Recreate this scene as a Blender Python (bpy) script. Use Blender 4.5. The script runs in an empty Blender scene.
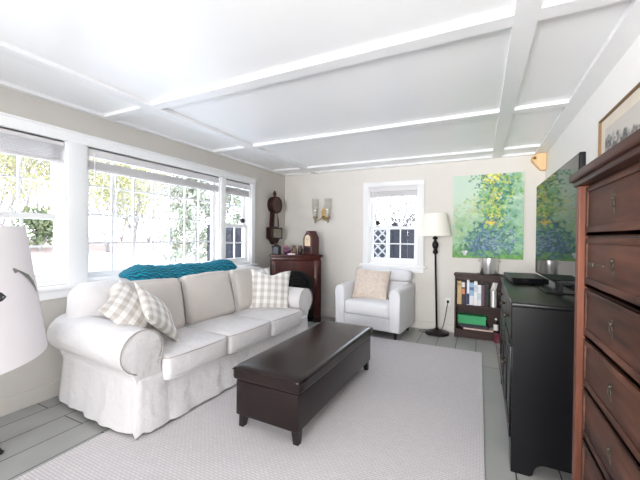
import bpy, bmesh, math, random
import numpy as np
from mathutils import Vector, Matrix, Euler, noise as mnoise

R = math.radians
C = bpy.context.scene
col = C.collection

# ------------------------------------------------------------------ camera
F_PX, YAW, PITCH, ROLL = 327.49, 0.453462, -0.010580, 0.008934
cam_d = bpy.data.cameras.new('camera')
cam_d.sensor_width = 36.0
cam_d.lens = F_PX * 36.0 / 640.0
cam_d.clip_start = 0.02
cam_d.clip_end = 300
cam = bpy.data.objects.new('camera', cam_d)
col.objects.link(cam)
_fw = Vector((-math.sin(YAW) * math.cos(PITCH), math.cos(YAW) * math.cos(PITCH), math.sin(PITCH)))
_r = Vector((math.cos(YAW), math.sin(YAW), 0))
_u = _r.cross(_fw)
_c, _s = math.cos(ROLL), math.sin(ROLL)
_rx, _up = _c * _r + _s * _u, -_s * _r + _c * _u
cam.matrix_world = Matrix(((_rx.x, _up.x, -_fw.x, 0), (_rx.y, _up.y, -_fw.y, 0), (_rx.z, _up.z, -_fw.z, 1.25), (0, 0, 0, 1)))
C.camera = cam

# ------------------------------------------------------------------ view, sky, window portals and added fill
C.view_settings.view_transform = 'Standard'
C.view_settings.look = 'None'
C.view_settings.gamma = 1.0
C.view_settings.use_curve_mapping = False
C.view_settings.exposure = 0.44
world = bpy.data.worlds.new('overcast_sky')
C.world = world
world.use_nodes = True
_wn = world.node_tree.nodes
_wl = world.node_tree.links
_bg = _wn['Background']
_bg.inputs['Strength'].default_value = 5.2
_tc = _wn.new('ShaderNodeTexCoord')
_sx = _wn.new('ShaderNodeSeparateXYZ')
_rmp = _wn.new('ShaderNodeValToRGB')
_rmp.color_ramp.elements[0].position = 0.45
_rmp.color_ramp.elements[0].color = (0.90, 0.94, 1.0, 1)
_rmp.color_ramp.elements[1].position = 0.95
_rmp.color_ramp.elements[1].color = (0.70, 0.82, 1.0, 1)
_mr = _wn.new('ShaderNodeMapRange')
_mr.inputs['From Min'].default_value = -1
_wl.new(_tc.outputs['Generated'], _sx.inputs[0])
_wl.new(_sx.outputs['Z'], _mr.inputs['Value'])
_wl.new(_mr.outputs[0], _rmp.inputs[0])
_wl.new(_rmp.outputs[0], _bg.inputs['Color'])
C.cycles.max_bounces = 10
C.cycles.diffuse_bounces = 6
C.cycles.transparent_max_bounces = 16
C.cycles.caustics_reflective = False
C.cycles.caustics_refractive = False
C.cycles.sample_clamp_indirect = 8.0

XL, XR, YB, YR, ZC = -2.93, 0.69, 4.66, -2.30, 2.275      # inner faces: left, right, back, rear wall and ceiling


def portal(loc, rot, sx, sy):
    d = bpy.data.lights.new('daylight_portal', 'AREA')
    d.shape = 'RECTANGLE'
    d.size, d.size_y = sx, sy
    d.cycles.is_portal = True
    o = bpy.data.objects.new('daylight_portal', d)
    o.location, o.rotation_euler = loc, rot
    col.objects.link(o)


portal((XL - 0.15, 1.19, 1.40), (0, R(-90), 0), 1.15, 0.55)
portal((XL - 0.15, 2.36, 1.40), (0, R(-90), 0), 1.15, 1.56)
portal((XL - 0.15, 3.48, 1.40), (0, R(-90), 0), 1.15, 0.53)
portal((-1.115, YB + 0.15, 1.40), (R(-90), 0, 0), 0.72, 1.15)
portal((-0.6, YR - 0.15, 1.40), (R(90), 0, 0), 2.2, 1.3)  # portal over the added rear opening


def rear_fill(loc, rot, sx, sy, power, color):
    d = bpy.data.lights.new('rear_fill', 'AREA')
    d.shape = 'RECTANGLE'
    d.size, d.size_y = sx, sy
    d.energy, d.color = power, color
    d.spread = R(105)
    o = bpy.data.objects.new('rear_fill', d)
    o.location, o.rotation_euler = loc, rot
    col.objects.link(o)


# added fill light behind the camera, shining in through the invented rear opening
rear_fill((-0.6, YR - 0.55, 1.05), (R(99), 0, R(-18)), 2.2, 1.3, 115, (1.0, 0.985, 0.975))


# ------------------------------------------------------------------ helpers
def lin(c):
    return tuple(((x / 255.0) / 12.92 if x / 255.0 <= 0.04045 else ((x / 255.0 + 0.055) / 1.055) ** 2.4) for x in c)


class NT:
    def __init__(self, name):
        self.m = bpy.data.materials.new(name)
        self.m.use_nodes = True
        self.n = self.m.node_tree.nodes
        self.l = self.m.node_tree.links
        self.b = self.n['Principled BSDF']

    def new(self, t, **kw):
        nd = self.n.new(t)
        for k, v in kw.items():
            if k in nd.inputs:
                nd.inputs[k].default_value = v
            else:
                setattr(nd, k, v)
        return nd

    def link(self, a, b):
        self.l.new(a, b)

    def coords(self, scale=(1, 1, 1), rot=(0, 0, 0), loc=(0, 0, 0)):
        tc = self.new('ShaderNodeTexCoord')
        mp = self.new('ShaderNodeMapping')
        mp.inputs['Scale'].default_value = scale
        mp.inputs['Rotation'].default_value = rot
        mp.inputs['Location'].default_value = loc
        self.link(tc.outputs['Object'], mp.inputs['Vector'])
        return mp.outputs[0]

    def ramp(self, fac, c0, c1, p0=0.3, p1=0.7):
        r = self.new('ShaderNodeValToRGB')
        r.color_ramp.elements[0].position, r.color_ramp.elements[1].position = p0, p1
        r.color_ramp.elements[0].color = (*c0, 1)
        r.color_ramp.elements[1].color = (*c1, 1)
        self.link(fac, r.inputs[0])
        return r.outputs[0]

    def bump(self, h, strength=0.3, dist=0.01):
        b = self.new('ShaderNodeBump')
        b.inputs['Strength'].default_value = strength
        b.inputs['Distance'].default_value = dist
        self.link(h, b.inputs['Height'])
        self.link(b.outputs[0], self.b.inputs['Normal'])
        return b


def mat(name, c, rough=0.5, metal=0.0, var=0.06, nscale=6.0, bump=0.0, bscale=60.0, bdist=0.004, stretch=(1, 1, 1), spec=0.5, coat=0.0):
    t = NT(name)
    v = t.coords(stretch)
    nz = t.new('ShaderNodeTexNoise', Scale=nscale, Detail=5.0)
    t.link(v, nz.inputs['Vector'])
    lo = tuple(max(0, x * (1 - var)) for x in c)
    hi = tuple(min(1, x * (1 + var)) for x in c)
    t.link(t.ramp(nz.outputs['Fac'], lo, hi), t.b.inputs['Base Color'])
    t.b.inputs['Roughness'].default_value = rough
    t.b.inputs['Metallic'].default_value = metal
    t.b.inputs['Specular IOR Level'].default_value = spec
    t.b.inputs['Coat Weight'].default_value = coat
    if bump:
        n2 = t.new('ShaderNodeTexNoise', Scale=bscale, Detail=4.0)
        t.link(v, n2.inputs['Vector'])
        t.bump(n2.outputs['Fac'], bump, bdist)
    return t.m


def wood(name, c0, c1, axis='Y', rough=0.4, scale=9.0, coat=0.0):
    t = NT(name)
    st = {'X': (0.12, 1, 1), 'Y': (1, 0.12, 1), 'Z': (1, 1, 0.12)}[axis]
    v = t.coords(st)
    nz = t.new('ShaderNodeTexNoise', Scale=scale, Detail=8.0, Roughness=0.65, Distortion=0.6)
    t.link(v, nz.inputs['Vector'])
    n3 = t.new('ShaderNodeTexNoise', Scale=scale * 9, Detail=3.0)
    t.link(v, n3.inputs['Vector'])
    mx = t.new('ShaderNodeMath', operation='MULTIPLY_ADD')
    t.link(n3.outputs['Fac'], mx.inputs[0])
    mx.inputs[1].default_value = 0.35
    t.link(nz.outputs['Fac'], mx.inputs[2])
    t.link(t.ramp(mx.outputs[0], c0, c1, 0.45, 0.9), t.b.inputs['Base Color'])
    t.b.inputs['Roughness'].default_value = rough
    t.b.inputs['Specular IOR Level'].default_value = 0.22
    t.b.inputs['Coat Weight'].default_value = coat
    t.bump(mx.outputs[0], 0.12, 0.002)
    return t.m


def check_mat(name, white, grey, period=0.075, axes=(0, 1)):
    t = NT(name)
    tc = t.new('ShaderNodeTexCoord')
    sp = t.new('ShaderNodeSeparateXYZ')
    t.link(tc.outputs['Object'], sp.inputs[0])
    outs = []
    for ax in axes:
        m1 = t.new('ShaderNodeMath', operation='MULTIPLY')
        t.link(sp.outputs[ax], m1.inputs[0])
        m1.inputs[1].default_value = 1.0 / period
        m2 = t.new('ShaderNodeMath', operation='FRACT')
        t.link(m1.outputs[0], m2.inputs[0])
        m3 = t.new('ShaderNodeMath', operation='GREATER_THAN')
        t.link(m2.outputs[0], m3.inputs[0])
        m3.inputs[1].default_value = 0.5
        outs.append(m3.outputs[0])
    w1 = t.new('ShaderNodeMath', operation='MULTIPLY')
    t.link(outs[0], w1.inputs[0])
    w1.inputs[1].default_value = 0.65
    w2 = t.new('ShaderNodeMath', operation='MULTIPLY_ADD')
    t.link(outs[1], w2.inputs[0])
    w2.inputs[1].default_value = 0.35
    t.link(w1.outputs[0], w2.inputs[2])
    t.link(t.ramp(w2.outputs[0], white, grey, 0.0, 1.0), t.b.inputs['Base Color'])
    t.b.inputs['Roughness'].default_value = 0.9
    nz = t.new('ShaderNodeTexNoise', Scale=220.0)
    t.link(tc.outputs['Object'], nz.inputs['Vector'])
    t.bump(nz.outputs['Fac'], 0.2, 0.002)
    return t.m


def glass_mat(name, refl=0.06, tint=(1, 1, 1), rough=0.0):
    m = bpy.data.materials.new(name)
    m.use_nodes = True
    n, l = m.node_tree.nodes, m.node_tree.links
    n.remove(n['Principled BSDF'])
    tr = n.new('ShaderNodeBsdfTransparent')
    tr.inputs['Color'].default_value = (*tint, 1)
    gl = n.new('ShaderNodeBsdfGlossy')
    gl.inputs['Roughness'].default_value = rough
    fr = n.new('ShaderNodeFresnel')
    ge = n.new('ShaderNodeNewGeometry')
    io = n.new('ShaderNodeMix')
    io.inputs[2].default_value, io.inputs[3].default_value = 1.45, 1 / 1.45
    l.new(ge.outputs['Backfacing'], io.inputs[0])
    l.new(io.outputs[0], fr.inputs['IOR'])
    mx = n.new('ShaderNodeMixShader')
    l.new(fr.outputs[0], mx.inputs[0])
    l.new(tr.outputs[0], mx.inputs[1])
    l.new(gl.outputs[0], mx.inputs[2])
    l.new(mx.outputs[0], n['Material Output'].inputs['Surface'])
    return m


def vcol_mat(name, rough=0.6, bump=0.15):
    t = NT(name)
    a = t.new('ShaderNodeAttribute', attribute_name='Col')
    t.link(a.outputs['Color'], t.b.inputs['Base Color'])
    t.b.inputs['Roughness'].default_value = rough
    nz = t.new('ShaderNodeTexNoise', Scale=90.0, Detail=3.0)
    tc = t.new('ShaderNodeTexCoord')
    t.link(tc.outputs['Object'], nz.inputs['Vector'])
    t.bump(nz.outputs['Fac'], bump, 0.003)
    return t.m


def tag(o, label=None, cat=None, group=None, kind=None):
    if label:
        o['label'] = label
    if cat:
        o['category'] = cat
    if group:
        o['group'] = group
    if kind:
        o['kind'] = kind
    return o


def empty(name, loc=(0, 0, 0), rz=0.0, label=None, cat=None, group=None, kind=None, rot=None):
    o = bpy.data.objects.new(name, None)
    col.objects.link(o)
    o.location = loc
    o.rotation_euler = rot if rot else (0, 0, rz)
    o.empty_display_size = 0.1
    return tag(o, label, cat, group, kind)


def mesh_obj(name, me, m, parent=None, smooth=False):
    o = bpy.data.objects.new(name, me)
    col.objects.link(o)
    if m:
        me.materials.append(m)
    if smooth:
        me.polygons.foreach_set('use_smooth', [True] * len(me.polygons))
    if parent:
        o.parent = parent
    return o


class MB:
    """collects shapes of one part"""

    def __init__(self):
        self.bm = bmesh.new()

    def _xf(self, verts, loc, rot, scale=(1, 1, 1)):
        M = Matrix.Translation(loc) @ Euler(rot).to_matrix().to_4x4() @ Matrix.Diagonal((*scale, 1))
        bmesh.ops.transform(self.bm, matrix=M, verts=verts)

    def box(self, x0, x1, y0, y1, z0, z1, bev=0.0, seg=2):
        r = bmesh.ops.create_cube(self.bm, size=1.0)
        v = r['verts']
        self._xf(v, ((x0 + x1) / 2, (y0 + y1) / 2, (z0 + z1) / 2), (0, 0, 0), (abs(x1 - x0), abs(y1 - y0), abs(z1 - z0)))
        if bev:
            e = list({e for q in v for e in q.link_edges})
            bmesh.ops.bevel(self.bm, geom=e, offset=bev, segments=seg, profile=0.5, affect='EDGES')
        return self

    def rotbox(self, c, size, rot, bev=0.0):
        r = bmesh.ops.create_cube(self.bm, size=1.0)
        v = r['verts']
        self._xf(v, c, rot, size)
        if bev:
            e = list({e for q in v for e in q.link_edges})
            bmesh.ops.bevel(self.bm, geom=e, offset=bev, segments=2, profile=0.5, affect='EDGES')
        return self

    def lathe(self, prof, c=(0, 0, 0), seg=24, axis='Z', cap=True):
        rings = []
        for r, z in prof:
            ring = []
            for i in range(seg):
                a = 2 * math.pi * i / seg
                x, y = r * math.cos(a), r * math.sin(a)
                p = {'Z': (x, y, z), 'Y': (x, z, -y), 'X': (z, x, y)}[axis]
                ring.append(self.bm.verts.new((p[0] + c[0], p[1] + c[1], p[2] + c[2])))
            rings.append(ring)
        for a, b in zip(rings, rings[1:]):
            for i in range(seg):
                j = (i + 1) % seg
                self.bm.faces.new((a[i], a[j], b[j], b[i]))
        if cap:
            if prof[0][0] > 1e-6:
                self.bm.faces.new(rings[0][::-1])
            if prof[-1][0] > 1e-6:
                self.bm.faces.new(rings[-1])
        return self

    def tube(self, pts, r, seg=8):
        pts = [Vector(p) for p in pts]
        rings = []
        n = len(pts)
        rad = r if isinstance(r, (list, tuple)) else [r] * n
        up = None
        for i, p in enumerate(pts):
            d = (pts[min(i + 1, n - 1)] - pts[max(i - 1, 0)]).normalized()
            if up is None:
                up = Vector((0, 0, 1)) if abs(d.z) < 0.9 else Vector((1, 0, 0))
            s = d.cross(up).normalized()
            up = s.cross(d).normalized()
            rings.append([self.bm.verts.new(p + rad[i] * (math.cos(2 * math.pi * k / seg) * s + math.sin(2 * math.pi * k / seg) * up)) for k in range(seg)])
        for a, b in zip(rings, rings[1:]):
            for k in range(seg):
                j = (k + 1) % seg
                self.bm.faces.new((a[k], a[j], b[j], b[k]))
        self.bm.faces.new(rings[0][::-1])
        self.bm.faces.new(rings[-1])
        return self

    def prism(self, poly, h0, h1, fn, bev=0.0):
        """poly: list of (u,v); fn(u,v,h)->xyz"""
        a = [self.bm.verts.new(fn(u, v, h0)) for u, v in poly]
        b = [self.bm.verts.new(fn(u, v, h1)) for u, v in poly]
        n = len(poly)
        fs = [self.bm.faces.new(a[::-1]), self.bm.faces.new(b)]
        for i in range(n):
            j = (i + 1) % n
            fs.append(self.bm.faces.new((a[i], a[j], b[j], b[i])))
        if bev:
            bmesh.ops.bevel(self.bm, geom=list(fs[0].edges) + list(fs[1].edges), offset=bev, segments=3, profile=0.5, affect='EDGES')
        return self

    def sphere(self, c, r, scale=(1, 1, 1), seg=14):
        q = bmesh.ops.create_uvsphere(self.bm, u_segments=seg, v_segments=max(6, seg // 2), radius=r)
        self._xf(q['verts'], c, (0, 0, 0), scale)
        return self

    def build(self, name, m, parent=None, smooth=False, auto=None):
        bmesh.ops.recalc_face_normals(self.bm, faces=self.bm.faces)
        me = bpy.data.meshes.new(name)
        self.bm.to_mesh(me)
        self.bm.free()
        if auto:
            for p in me.polygons:
                p.use_smooth = True
            o = mesh_obj(name, me, m, parent)
            me.set_sharp_from_angle(angle=R(auto))
            return o
        return mesh_obj(name, me, m, parent, smooth)


def cushion(w, d, h, r=0.04, bulge=(0, 0, 0), n=14, noise_amp=0.0, seed=0, fold=0.0):
    """rounded soft box mesh centred at the origin; bulge pushes the middle of each pair of faces out"""
    bm = bmesh.new()
    bmesh.ops.create_cube(bm, size=2.0)
    bmesh.ops.subdivide_edges(bm, edges=bm.edges[:], cuts=n - 1, use_grid_fill=True)
    off = Vector((seed * 3.1, seed * 1.7, seed * 0.9))
    H = Vector((w / 2, d / 2, h / 2))
    for v in bm.verts:
        u = v.co.copy()
        # spread samples towards the edges so the rounding has vertices
        q = Vector([math.copysign(abs(x) ** 0.8, x) for x in u])
        p = Vector((q.x * H.x, q.y * H.y, q.z * H.z))
        inner = Vector([max(-(H[i] - r), min(H[i] - r, p[i])) for i in range(3)])
        dv = p - inner
        if dv.length > 1e-9:
            p = inner + dv.normalized() * r
        s = [1 - x * x for x in q]
        p.x += math.copysign(1, u.x) * bulge[0] * s[1] * s[2] * (abs(u.x) > .4) * abs(q.x)
        p.y += math.copysign(1, u.y) * bulge[1] * s[0] * s[2] * (abs(u.y) > .4) * abs(q.y)
        p.z += math.copysign(1, u.z) * bulge[2] * s[0] * s[1] * (abs(u.z) > .4) * abs(q.z)
        if noise_amp:
            nv = mnoise.noise_vector((p + off) * 5.0)
            p += nv * noise_amp
            if fold:
                p += mnoise.noise_vector((p + off) * 14.0) * fold
        v.co = p
    bmesh.ops.recalc_face_normals(bm, faces=bm.faces)
    me = bpy.data.meshes.new('cushion')
    bm.to_mesh(me)
    bm.free()
    return me


def pillow(w, h, t, n=26, seed=0, pinch=0.10, dent=0.0, amp=0.012):
    """throw pillow in the local xy plane, thickness along z, pointed corners"""
    bm = bmesh.new()
    off = Vector((seed * 2.3, seed * 5.1, seed))
    grid = {}
    for side in (1, -1):
        for i in range(n + 1):
            for j in range(n + 1):
                u, v = 2 * i / n - 1, 2 * j / n - 1
                edge = i in (0, n) or j in (0, n)
                if edge and side == -1:
                    grid[(side, i, j)] = grid[(1, i, j)]
                    continue
                x = u * w / 2 * (1 - pinch * (1 - v * v) * abs(u) ** 3)
                y = v * h / 2 * (1 - pinch * (1 - u * u) * abs(v) ** 3)
                z = side * t / 2 * (max(0, 1 - u ** 2) ** 0.55) * (max(0, 1 - v ** 2) ** 0.55)
                if dent and v > 0:
                    y -= dent * h * math.exp(-(u / 0.45) ** 2) * v ** 2
                p = Vector((x, y, z))
                nv = mnoise.noise_vector(p * 6 + off) * amp + mnoise.noise_vector(p * 15 + off) * amp * 0.4
                p.z += nv.z * (1.0 if not edge else 0.6)
                p.x += nv.x * 0.5
                p.y += nv.y * 0.5
                grid[(side, i, j)] = bm.verts.new(p)
    for side in (1, -1):
        for i in range(n):
            for j in range(n):
                f = [grid[(side, i, j)], grid[(side, i + 1, j)], grid[(side, i + 1, j + 1)], grid[(side, i, j + 1)]]
                if side < 0:
                    f.reverse()
                bm.faces.new(f)
    me = bpy.data.meshes.new('pillow')
    bm.to_mesh(me)
    bm.free()
    return me


# ------------------------------------------------------------------ materials
M = {}
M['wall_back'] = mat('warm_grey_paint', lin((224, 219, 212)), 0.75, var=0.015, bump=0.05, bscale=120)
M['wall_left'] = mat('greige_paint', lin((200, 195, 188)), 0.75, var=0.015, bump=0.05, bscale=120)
M['trim'] = mat('white_gloss_paint', lin((240, 240, 240)), 0.35, var=0.01)
M['ceiling'] = mat('white_ceiling_gloss', lin((242, 242, 242)), 0.30, var=0.012, nscale=2.0, spec=0.55)
M['beam'] = mat('white_beam_paint', lin((236, 236, 236)), 0.35, var=0.01)
M['glass'] = glass_mat('window_glass')
M['clear_glass'] = glass_mat('clear_glass', tint=(0.96, 0.96, 0.95))
M['slip'] = mat('off_white_slipcover', lin((214, 211, 211)), 0.92, var=0.03, nscale=3, bump=0.6, bscale=14, bdist=0.02)
M['back_cushion'] = mat('natural_cushion_cloth', lin((206, 199, 193)), 0.92, var=0.03, nscale=4, bump=0.35, bscale=40, bdist=0.006)
M['piping'] = mat('grey_piping', lin((168, 161, 155)), 0.9)
M['white_slip'] = mat('white_chair_cover', lin((228, 227, 229)), 0.9, var=0.02, bump=0.25, bscale=30, bdist=0.006)
M['check'] = check_mat('grey_checked_cloth', lin((240, 238, 235)), lin((196, 189, 182)))
M['leather'] = mat('dark_brown_leather', lin((30, 20, 19)), 0.22, var=0.12, nscale=5, spec=0.38, bump=0.25, bscale=160, bdist=0.0015)
M['dark_wood'] = mat('black_stained_wood', lin((24, 20, 19)), 0.4)
M['fur'] = mat('beige_plush', lin((224, 208, 194)), 0.95, var=0.12, nscale=25, bump=0.8, bscale=120, bdist=0.01)
M['black_metal'] = mat('dark_bronze_metal', lin((34, 29, 30)), 0.38, metal=0.5)
M['shade'] = mat('cream_lamp_shade', lin((250, 246, 236)), 0.85, var=0.02)
M['shade_white'] = mat('white_lamp_shade', lin((226, 223, 227)), 0.85, var=0.015)
M['cherry'] = wood('mahogany_red_wood', lin((44, 16, 14)), lin((92, 40, 32)), 'Z', 0.33, 8, 0.2)
M['cherry_dark'] = wood('dark_mahogany', lin((26, 13, 12)), lin((56, 28, 24)), 'X', 0.35, 8, 0.2)
M['dresser'] = wood('worn_brown_wood', lin((32, 19, 15)), lin((98, 63, 49)), 'Y', 0.6, 7)
M['dresser_post'] = wood('reddish_brown_post', lin((54, 29, 21)), lin((112, 64, 45)), 'Z', 0.45, 9)
M['dresser_top'] = wood('dark_brown_top', lin((40, 24, 21)), lin((88, 58, 49)), 'Y', 0.45, 7)
M['black_paint'] = mat('black_satin_paint', lin((9, 9, 12)), 0.33, spec=0.3, var=0.2, nscale=4)
M['black_plastic'] = mat('black_plastic', lin((13, 13, 15)), 0.45, spec=0.3)
M['walnut'] = wood('dark_walnut_shelf', lin((38, 26, 24)), lin((78, 58, 52)), 'X', 0.45, 8)
M['steel'] = mat('stainless_steel', (0.80, 0.78, 0.76), 0.30, metal=1.0, var=0.04)
M['brass'] = mat('aged_brass', lin((170, 140, 88)), 0.3, metal=0.9)
M['antique_brass'] = mat('antique_brass', lin((150, 135, 105)), 0.4, metal=0.8)
M['pine'] = wood('pale_pine', lin((222, 182, 132)), lin((242, 210, 164)), 'Z', 0.5, 8)
M['keyhole'] = mat('dull_dark_brass', lin((70, 62, 52)), 0.5, metal=0.5)
M['screen'] = mat('tv_glass', (0.006, 0.006, 0.007), 0.03, var=0.0, spec=0.28)
M['slat'] = mat('white_blind_slat', lin((222, 219, 219)), 0.5, var=0.01)
M['gilt'] = mat('thin_gilt_frame', lin((128, 98, 64)), 0.45, metal=0.2)
M['iron'] = mat('black_cast_iron', lin((26, 24, 25)), 0.5)
M['white_plastic'] = mat('white_plastic', lin((236, 234, 230)), 0.4, var=0.0)

# floor: painted boards running along the room
t = NT('painted_grey_floorboards')
v = t.coords((1, 1, 1), (0, 0, R(90)), (0.0, 0.0, 0))
bk = t.new('ShaderNodeTexBrick', offset=0.37)
bk.inputs['Scale'].default_value = 1.0
bk.inputs['Brick Width'].default_value = 2.3
bk.inputs['Row Height'].default_value = 0.2112
bk.inputs['Mortar Size'].default_value = 0.0035
bk.inputs['Mortar Smooth'].default_value = 0.1
bk.inputs['Color1'].default_value = (*lin((172, 171, 167)), 1)
bk.inputs['Color2'].default_value = (*lin((160, 161, 158)), 1)
bk.inputs['Mortar'].default_value = (*lin((44, 42, 42)), 1)
sh = t.new('ShaderNodeVectorMath', operation='ADD')
sh.inputs[1].default_value = (0.4, 0.0224, 0)
t.link(v, sh.inputs[0])
t.link(sh.outputs[0], bk.inputs['Vector'])
nz = t.new('ShaderNodeTexNoise', Scale=3.0, Detail=6.0)
t.link(v, nz.inputs['Vector'])
mx = t.new('ShaderNodeMix', data_type='RGBA', blend_type='MULTIPLY')
mx.inputs[0].default_value = 1.0
t.link(bk.outputs['Color'], mx.inputs[6])
t.link(t.ramp(nz.outputs['Fac'], (0.86, 0.86, 0.86), (1, 1, 1)), mx.inputs[7])
t.link(mx.outputs[2], t.b.inputs['Base Color'])
t.b.inputs['Roughness'].default_value = 0.4
iv = t.new('ShaderNodeMath', operation='SUBTRACT')
iv.inputs[0].default_value = 1.0
t.link(bk.outputs['Fac'], iv.inputs[1])
t.bump(iv.outputs[0], 0.6, 0.004)
M['floor'] = t.m

# rug: flat ribbed weave
t = NT('ribbed_wool_rug')
v = t.coords()
bk = t.new('ShaderNodeTexBrick', offset=0.5)
bk.inputs['Scale'].default_value = 1.0
bk.inputs['Brick Width'].default_value = 0.032
bk.inputs['Row Height'].default_value = 0.016
bk.inputs['Mortar Size'].default_value = 0.0028
bk.inputs['Mortar Smooth'].default_value = 1.0
bk.inputs['Color1'].default_value = (*lin((217, 212, 213)), 1)
bk.inputs['Color2'].default_value = (*lin((212, 207, 208)), 1)
bk.inputs['Mortar'].default_value = (*lin((186, 181, 182)), 1)
t.link(v, bk.inputs['Vector'])
t.link(bk.outputs['Color'], t.b.inputs['Base Color'])
t.b.inputs['Roughness'].default_value = 0.95
iv = t.new('ShaderNodeMath', operation='SUBTRACT')
iv.inputs[0].default_value = 1.0
t.link(bk.outputs['Fac'], iv.inputs[1])
t.bump(iv.outputs[0], 0.8, 0.004)
M['rug'] = t.m

# beadboard: white with narrow vertical grooves
t = NT('white_beadboard')
tc = t.new('ShaderNodeTexCoord')
sp = t.new('ShaderNodeSeparateXYZ')
t.link(tc.outputs['Object'], sp.inputs[0])
m1 = t.new('ShaderNodeMath', operation='MULTIPLY')
m1.inputs[1].default_value = 1 / 0.042
t.link(sp.outputs[1], m1.inputs[0])
m2 = t.new('ShaderNodeMath', operation='FRACT')
t.link(m1.outputs[0], m2.inputs[0])
m3 = t.new('ShaderNodeMath', operation='GREATER_THAN')
m3.inputs[1].default_value = 0.12
t.link(m2.outputs[0], m3.inputs[0])
t.bump(m3.outputs[0], 0.9, 0.004)
t.b.inputs['Base Color'].default_value = (*lin((250, 248, 245)), 1)
t.b.inputs['Roughness'].default_value = 0.5
M['beadboard'] = t.m

# knitted throw
t = NT('teal_knit_wool')
v = t.coords((1, 1, 1), (0, 0, R(35)))
wv = t.new('ShaderNodeTexWave', Scale=14.0, Distortion=2.5, Detail=2.0)
t.link(v, wv.inputs['Vector'])
t.link(t.ramp(wv.outputs['Fac'], lin((0, 78, 100)), lin((10, 138, 162)), 0.1, 0.9), t.b.inputs['Base Color'])
t.b.inputs['Roughness'].default_value = 0.9
t.bump(wv.outputs['Fac'], 0.8, 0.012)
M['teal'] = t.m

# ------------------------------------------------------------------ structure: shell
mb = MB()
mb.box(XL - 0.14, XR + 0.12, YR - 0.12, YB + 0.14, -0.10, 0.0)
tag(mb.build('floor', M['floor']), kind='structure')
mb = MB()
mb.box(XL - 0.14, XR + 0.12, YR - 0.12, YB + 0.14, ZC, ZC + 0.12)
tag(mb.build('ceiling', M['ceiling']), kind='structure')
Z0, Z1 = 0.86, 1.985            # window openings
L_OPEN = [(0.925, 1.452), (1.582, 3.142), (3.222, 3.752)]
mb = MB()
ys = [YR - 0.12] + [q for o in L_OPEN for q in o] + [YB + 0.14]
for i in range(0, len(ys), 2):
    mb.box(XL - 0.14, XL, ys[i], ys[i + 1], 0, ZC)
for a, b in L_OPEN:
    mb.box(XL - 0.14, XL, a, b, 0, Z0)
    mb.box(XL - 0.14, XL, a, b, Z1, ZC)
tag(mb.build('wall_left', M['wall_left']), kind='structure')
B_OPEN = (-1.475, -0.765)
mb = MB()
mb.box(XL, B_OPEN[0], YB, YB + 0.14, 0, ZC)
mb.box(B_OPEN[1], XR, YB, YB + 0.14, 0, ZC)
mb.box(B_OPEN[0], B_OPEN[1], YB, YB + 0.14, 0, Z0)
mb.box(B_OPEN[0], B_OPEN[1], YB, YB + 0.14, Z1, ZC)
tag(mb.build('wall_back', M['wall_back']), kind='structure')
mb = MB()
mb.box(XR, XR + 0.12, YR - 0.12, YB + 0.14, 0, ZC)
tag(mb.build('wall_right', M['beadboard']), kind='structure')
mb = MB()
R_OPEN = [(-1.7, 0.5)]  # unseen opening, added so fill light can enter from behind the camera
xs = [XL] + [q for o in R_OPEN for q in o] + [XR]
for i in range(0, len(xs), 2):
    mb.box(xs[i], xs[i + 1], YR - 0.12, YR, 0, ZC)
for a, b in R_OPEN:
    mb.box(a, b, YR - 0.12, YR, 0, 0.75)
    mb.box(a, b, YR - 0.12, YR, 2.05, ZC)
tag(mb.build('wall_rear', M['wall_back']), kind='structure')

# ceiling boards: one beam each
BZ = ZC - 0.026
n_trim = [0]


def trim(mbx, name=None, m='trim', **kw):
    n_trim[0] += 1
    return tag(mbx.build(name or 'trim_%d' % n_trim[0], M[m], **kw), kind='structure')


for yc in (-0.77, 0.50, 1.705, 2.968, 4.243):
    trim(MB().box(XL + 0.05, XR - 0.115, yc, yc + 0.092, BZ, ZC), m='beam')
for x0 in (-2.392, 0.127):
    trim(MB().box(x0, x0 + 0.10, YR, YB - 0.05, BZ - 0.002, ZC), m='beam')
trim(MB().box(XR - 0.115, XR, YR, YB, BZ - 0.001, ZC), m='beam')
trim(MB().box(XL, XL + 0.05, YR, YB, BZ - 0.001, ZC), m='beam')
trim(MB().box(XL + 0.05, XR - 0.115, YB - 0.06, YB, BZ - 0.001, ZC), m='beam')

# baseboards
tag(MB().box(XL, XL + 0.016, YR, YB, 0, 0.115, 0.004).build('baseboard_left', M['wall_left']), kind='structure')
tag(MB().box(XL + 0.016, XR, YB - 0.016, YB, 0, 0.10, 0.004).build('baseboard_back', M['wall_back']), kind='structure')
tag(MB().box(XR - 0.016, XR, YR, YB - 0.016, 0, 0.115, 0.004).build('baseboard_right', M['trim']), kind='structure')

# window casings
XF = XL + 0.025
mb = MB()
mb.box(XL, XF, 0.82, 3.835, Z1 - 0.005, 2.062, 0.004)
mb.box(XL, XF + 0.012, 0.80, 3.85, 2.052, 2.068, 0.003)
for a, b in ((0.845, 0.930), (1.447, 1.587), (3.137, 3.227), (3.747, 3.83)):
    mb.box(XL, XF, a, b, Z0 - 0.01, Z1, 0.004)
mb.box(XL - 0.02, XF + 0.035, 0.80, 3.86, Z0 - 0.035, Z0 - 0.005, 0.006)
mb.box(XL, XF - 0.006, 0.84, 3.83, Z0 - 0.105, Z0 - 0.035, 0.004)
trim(mb, auto=40)
YF = YB - 0.025
mb = MB()
mb.box(-1.555, -0.685, YF, YB, Z1 - 0.005, 2.048, 0.004)
mb.box(-1.555, -1.47, YF, YB, Z0 - 0.01, Z1, 0.004)
mb.box(-0.77, -0.685, YF, YB, Z0 - 0.01, Z1, 0.004)
mb.box(-1.60, -0.64, YF - 0.03, YB + 0.02, Z0 - 0.035, Z0 - 0.005, 0.006)
mb.box(-1.555, -0.685, YF + 0.006, YB, Z0 - 0.10, Z0 - 0.035, 0.004)
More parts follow.
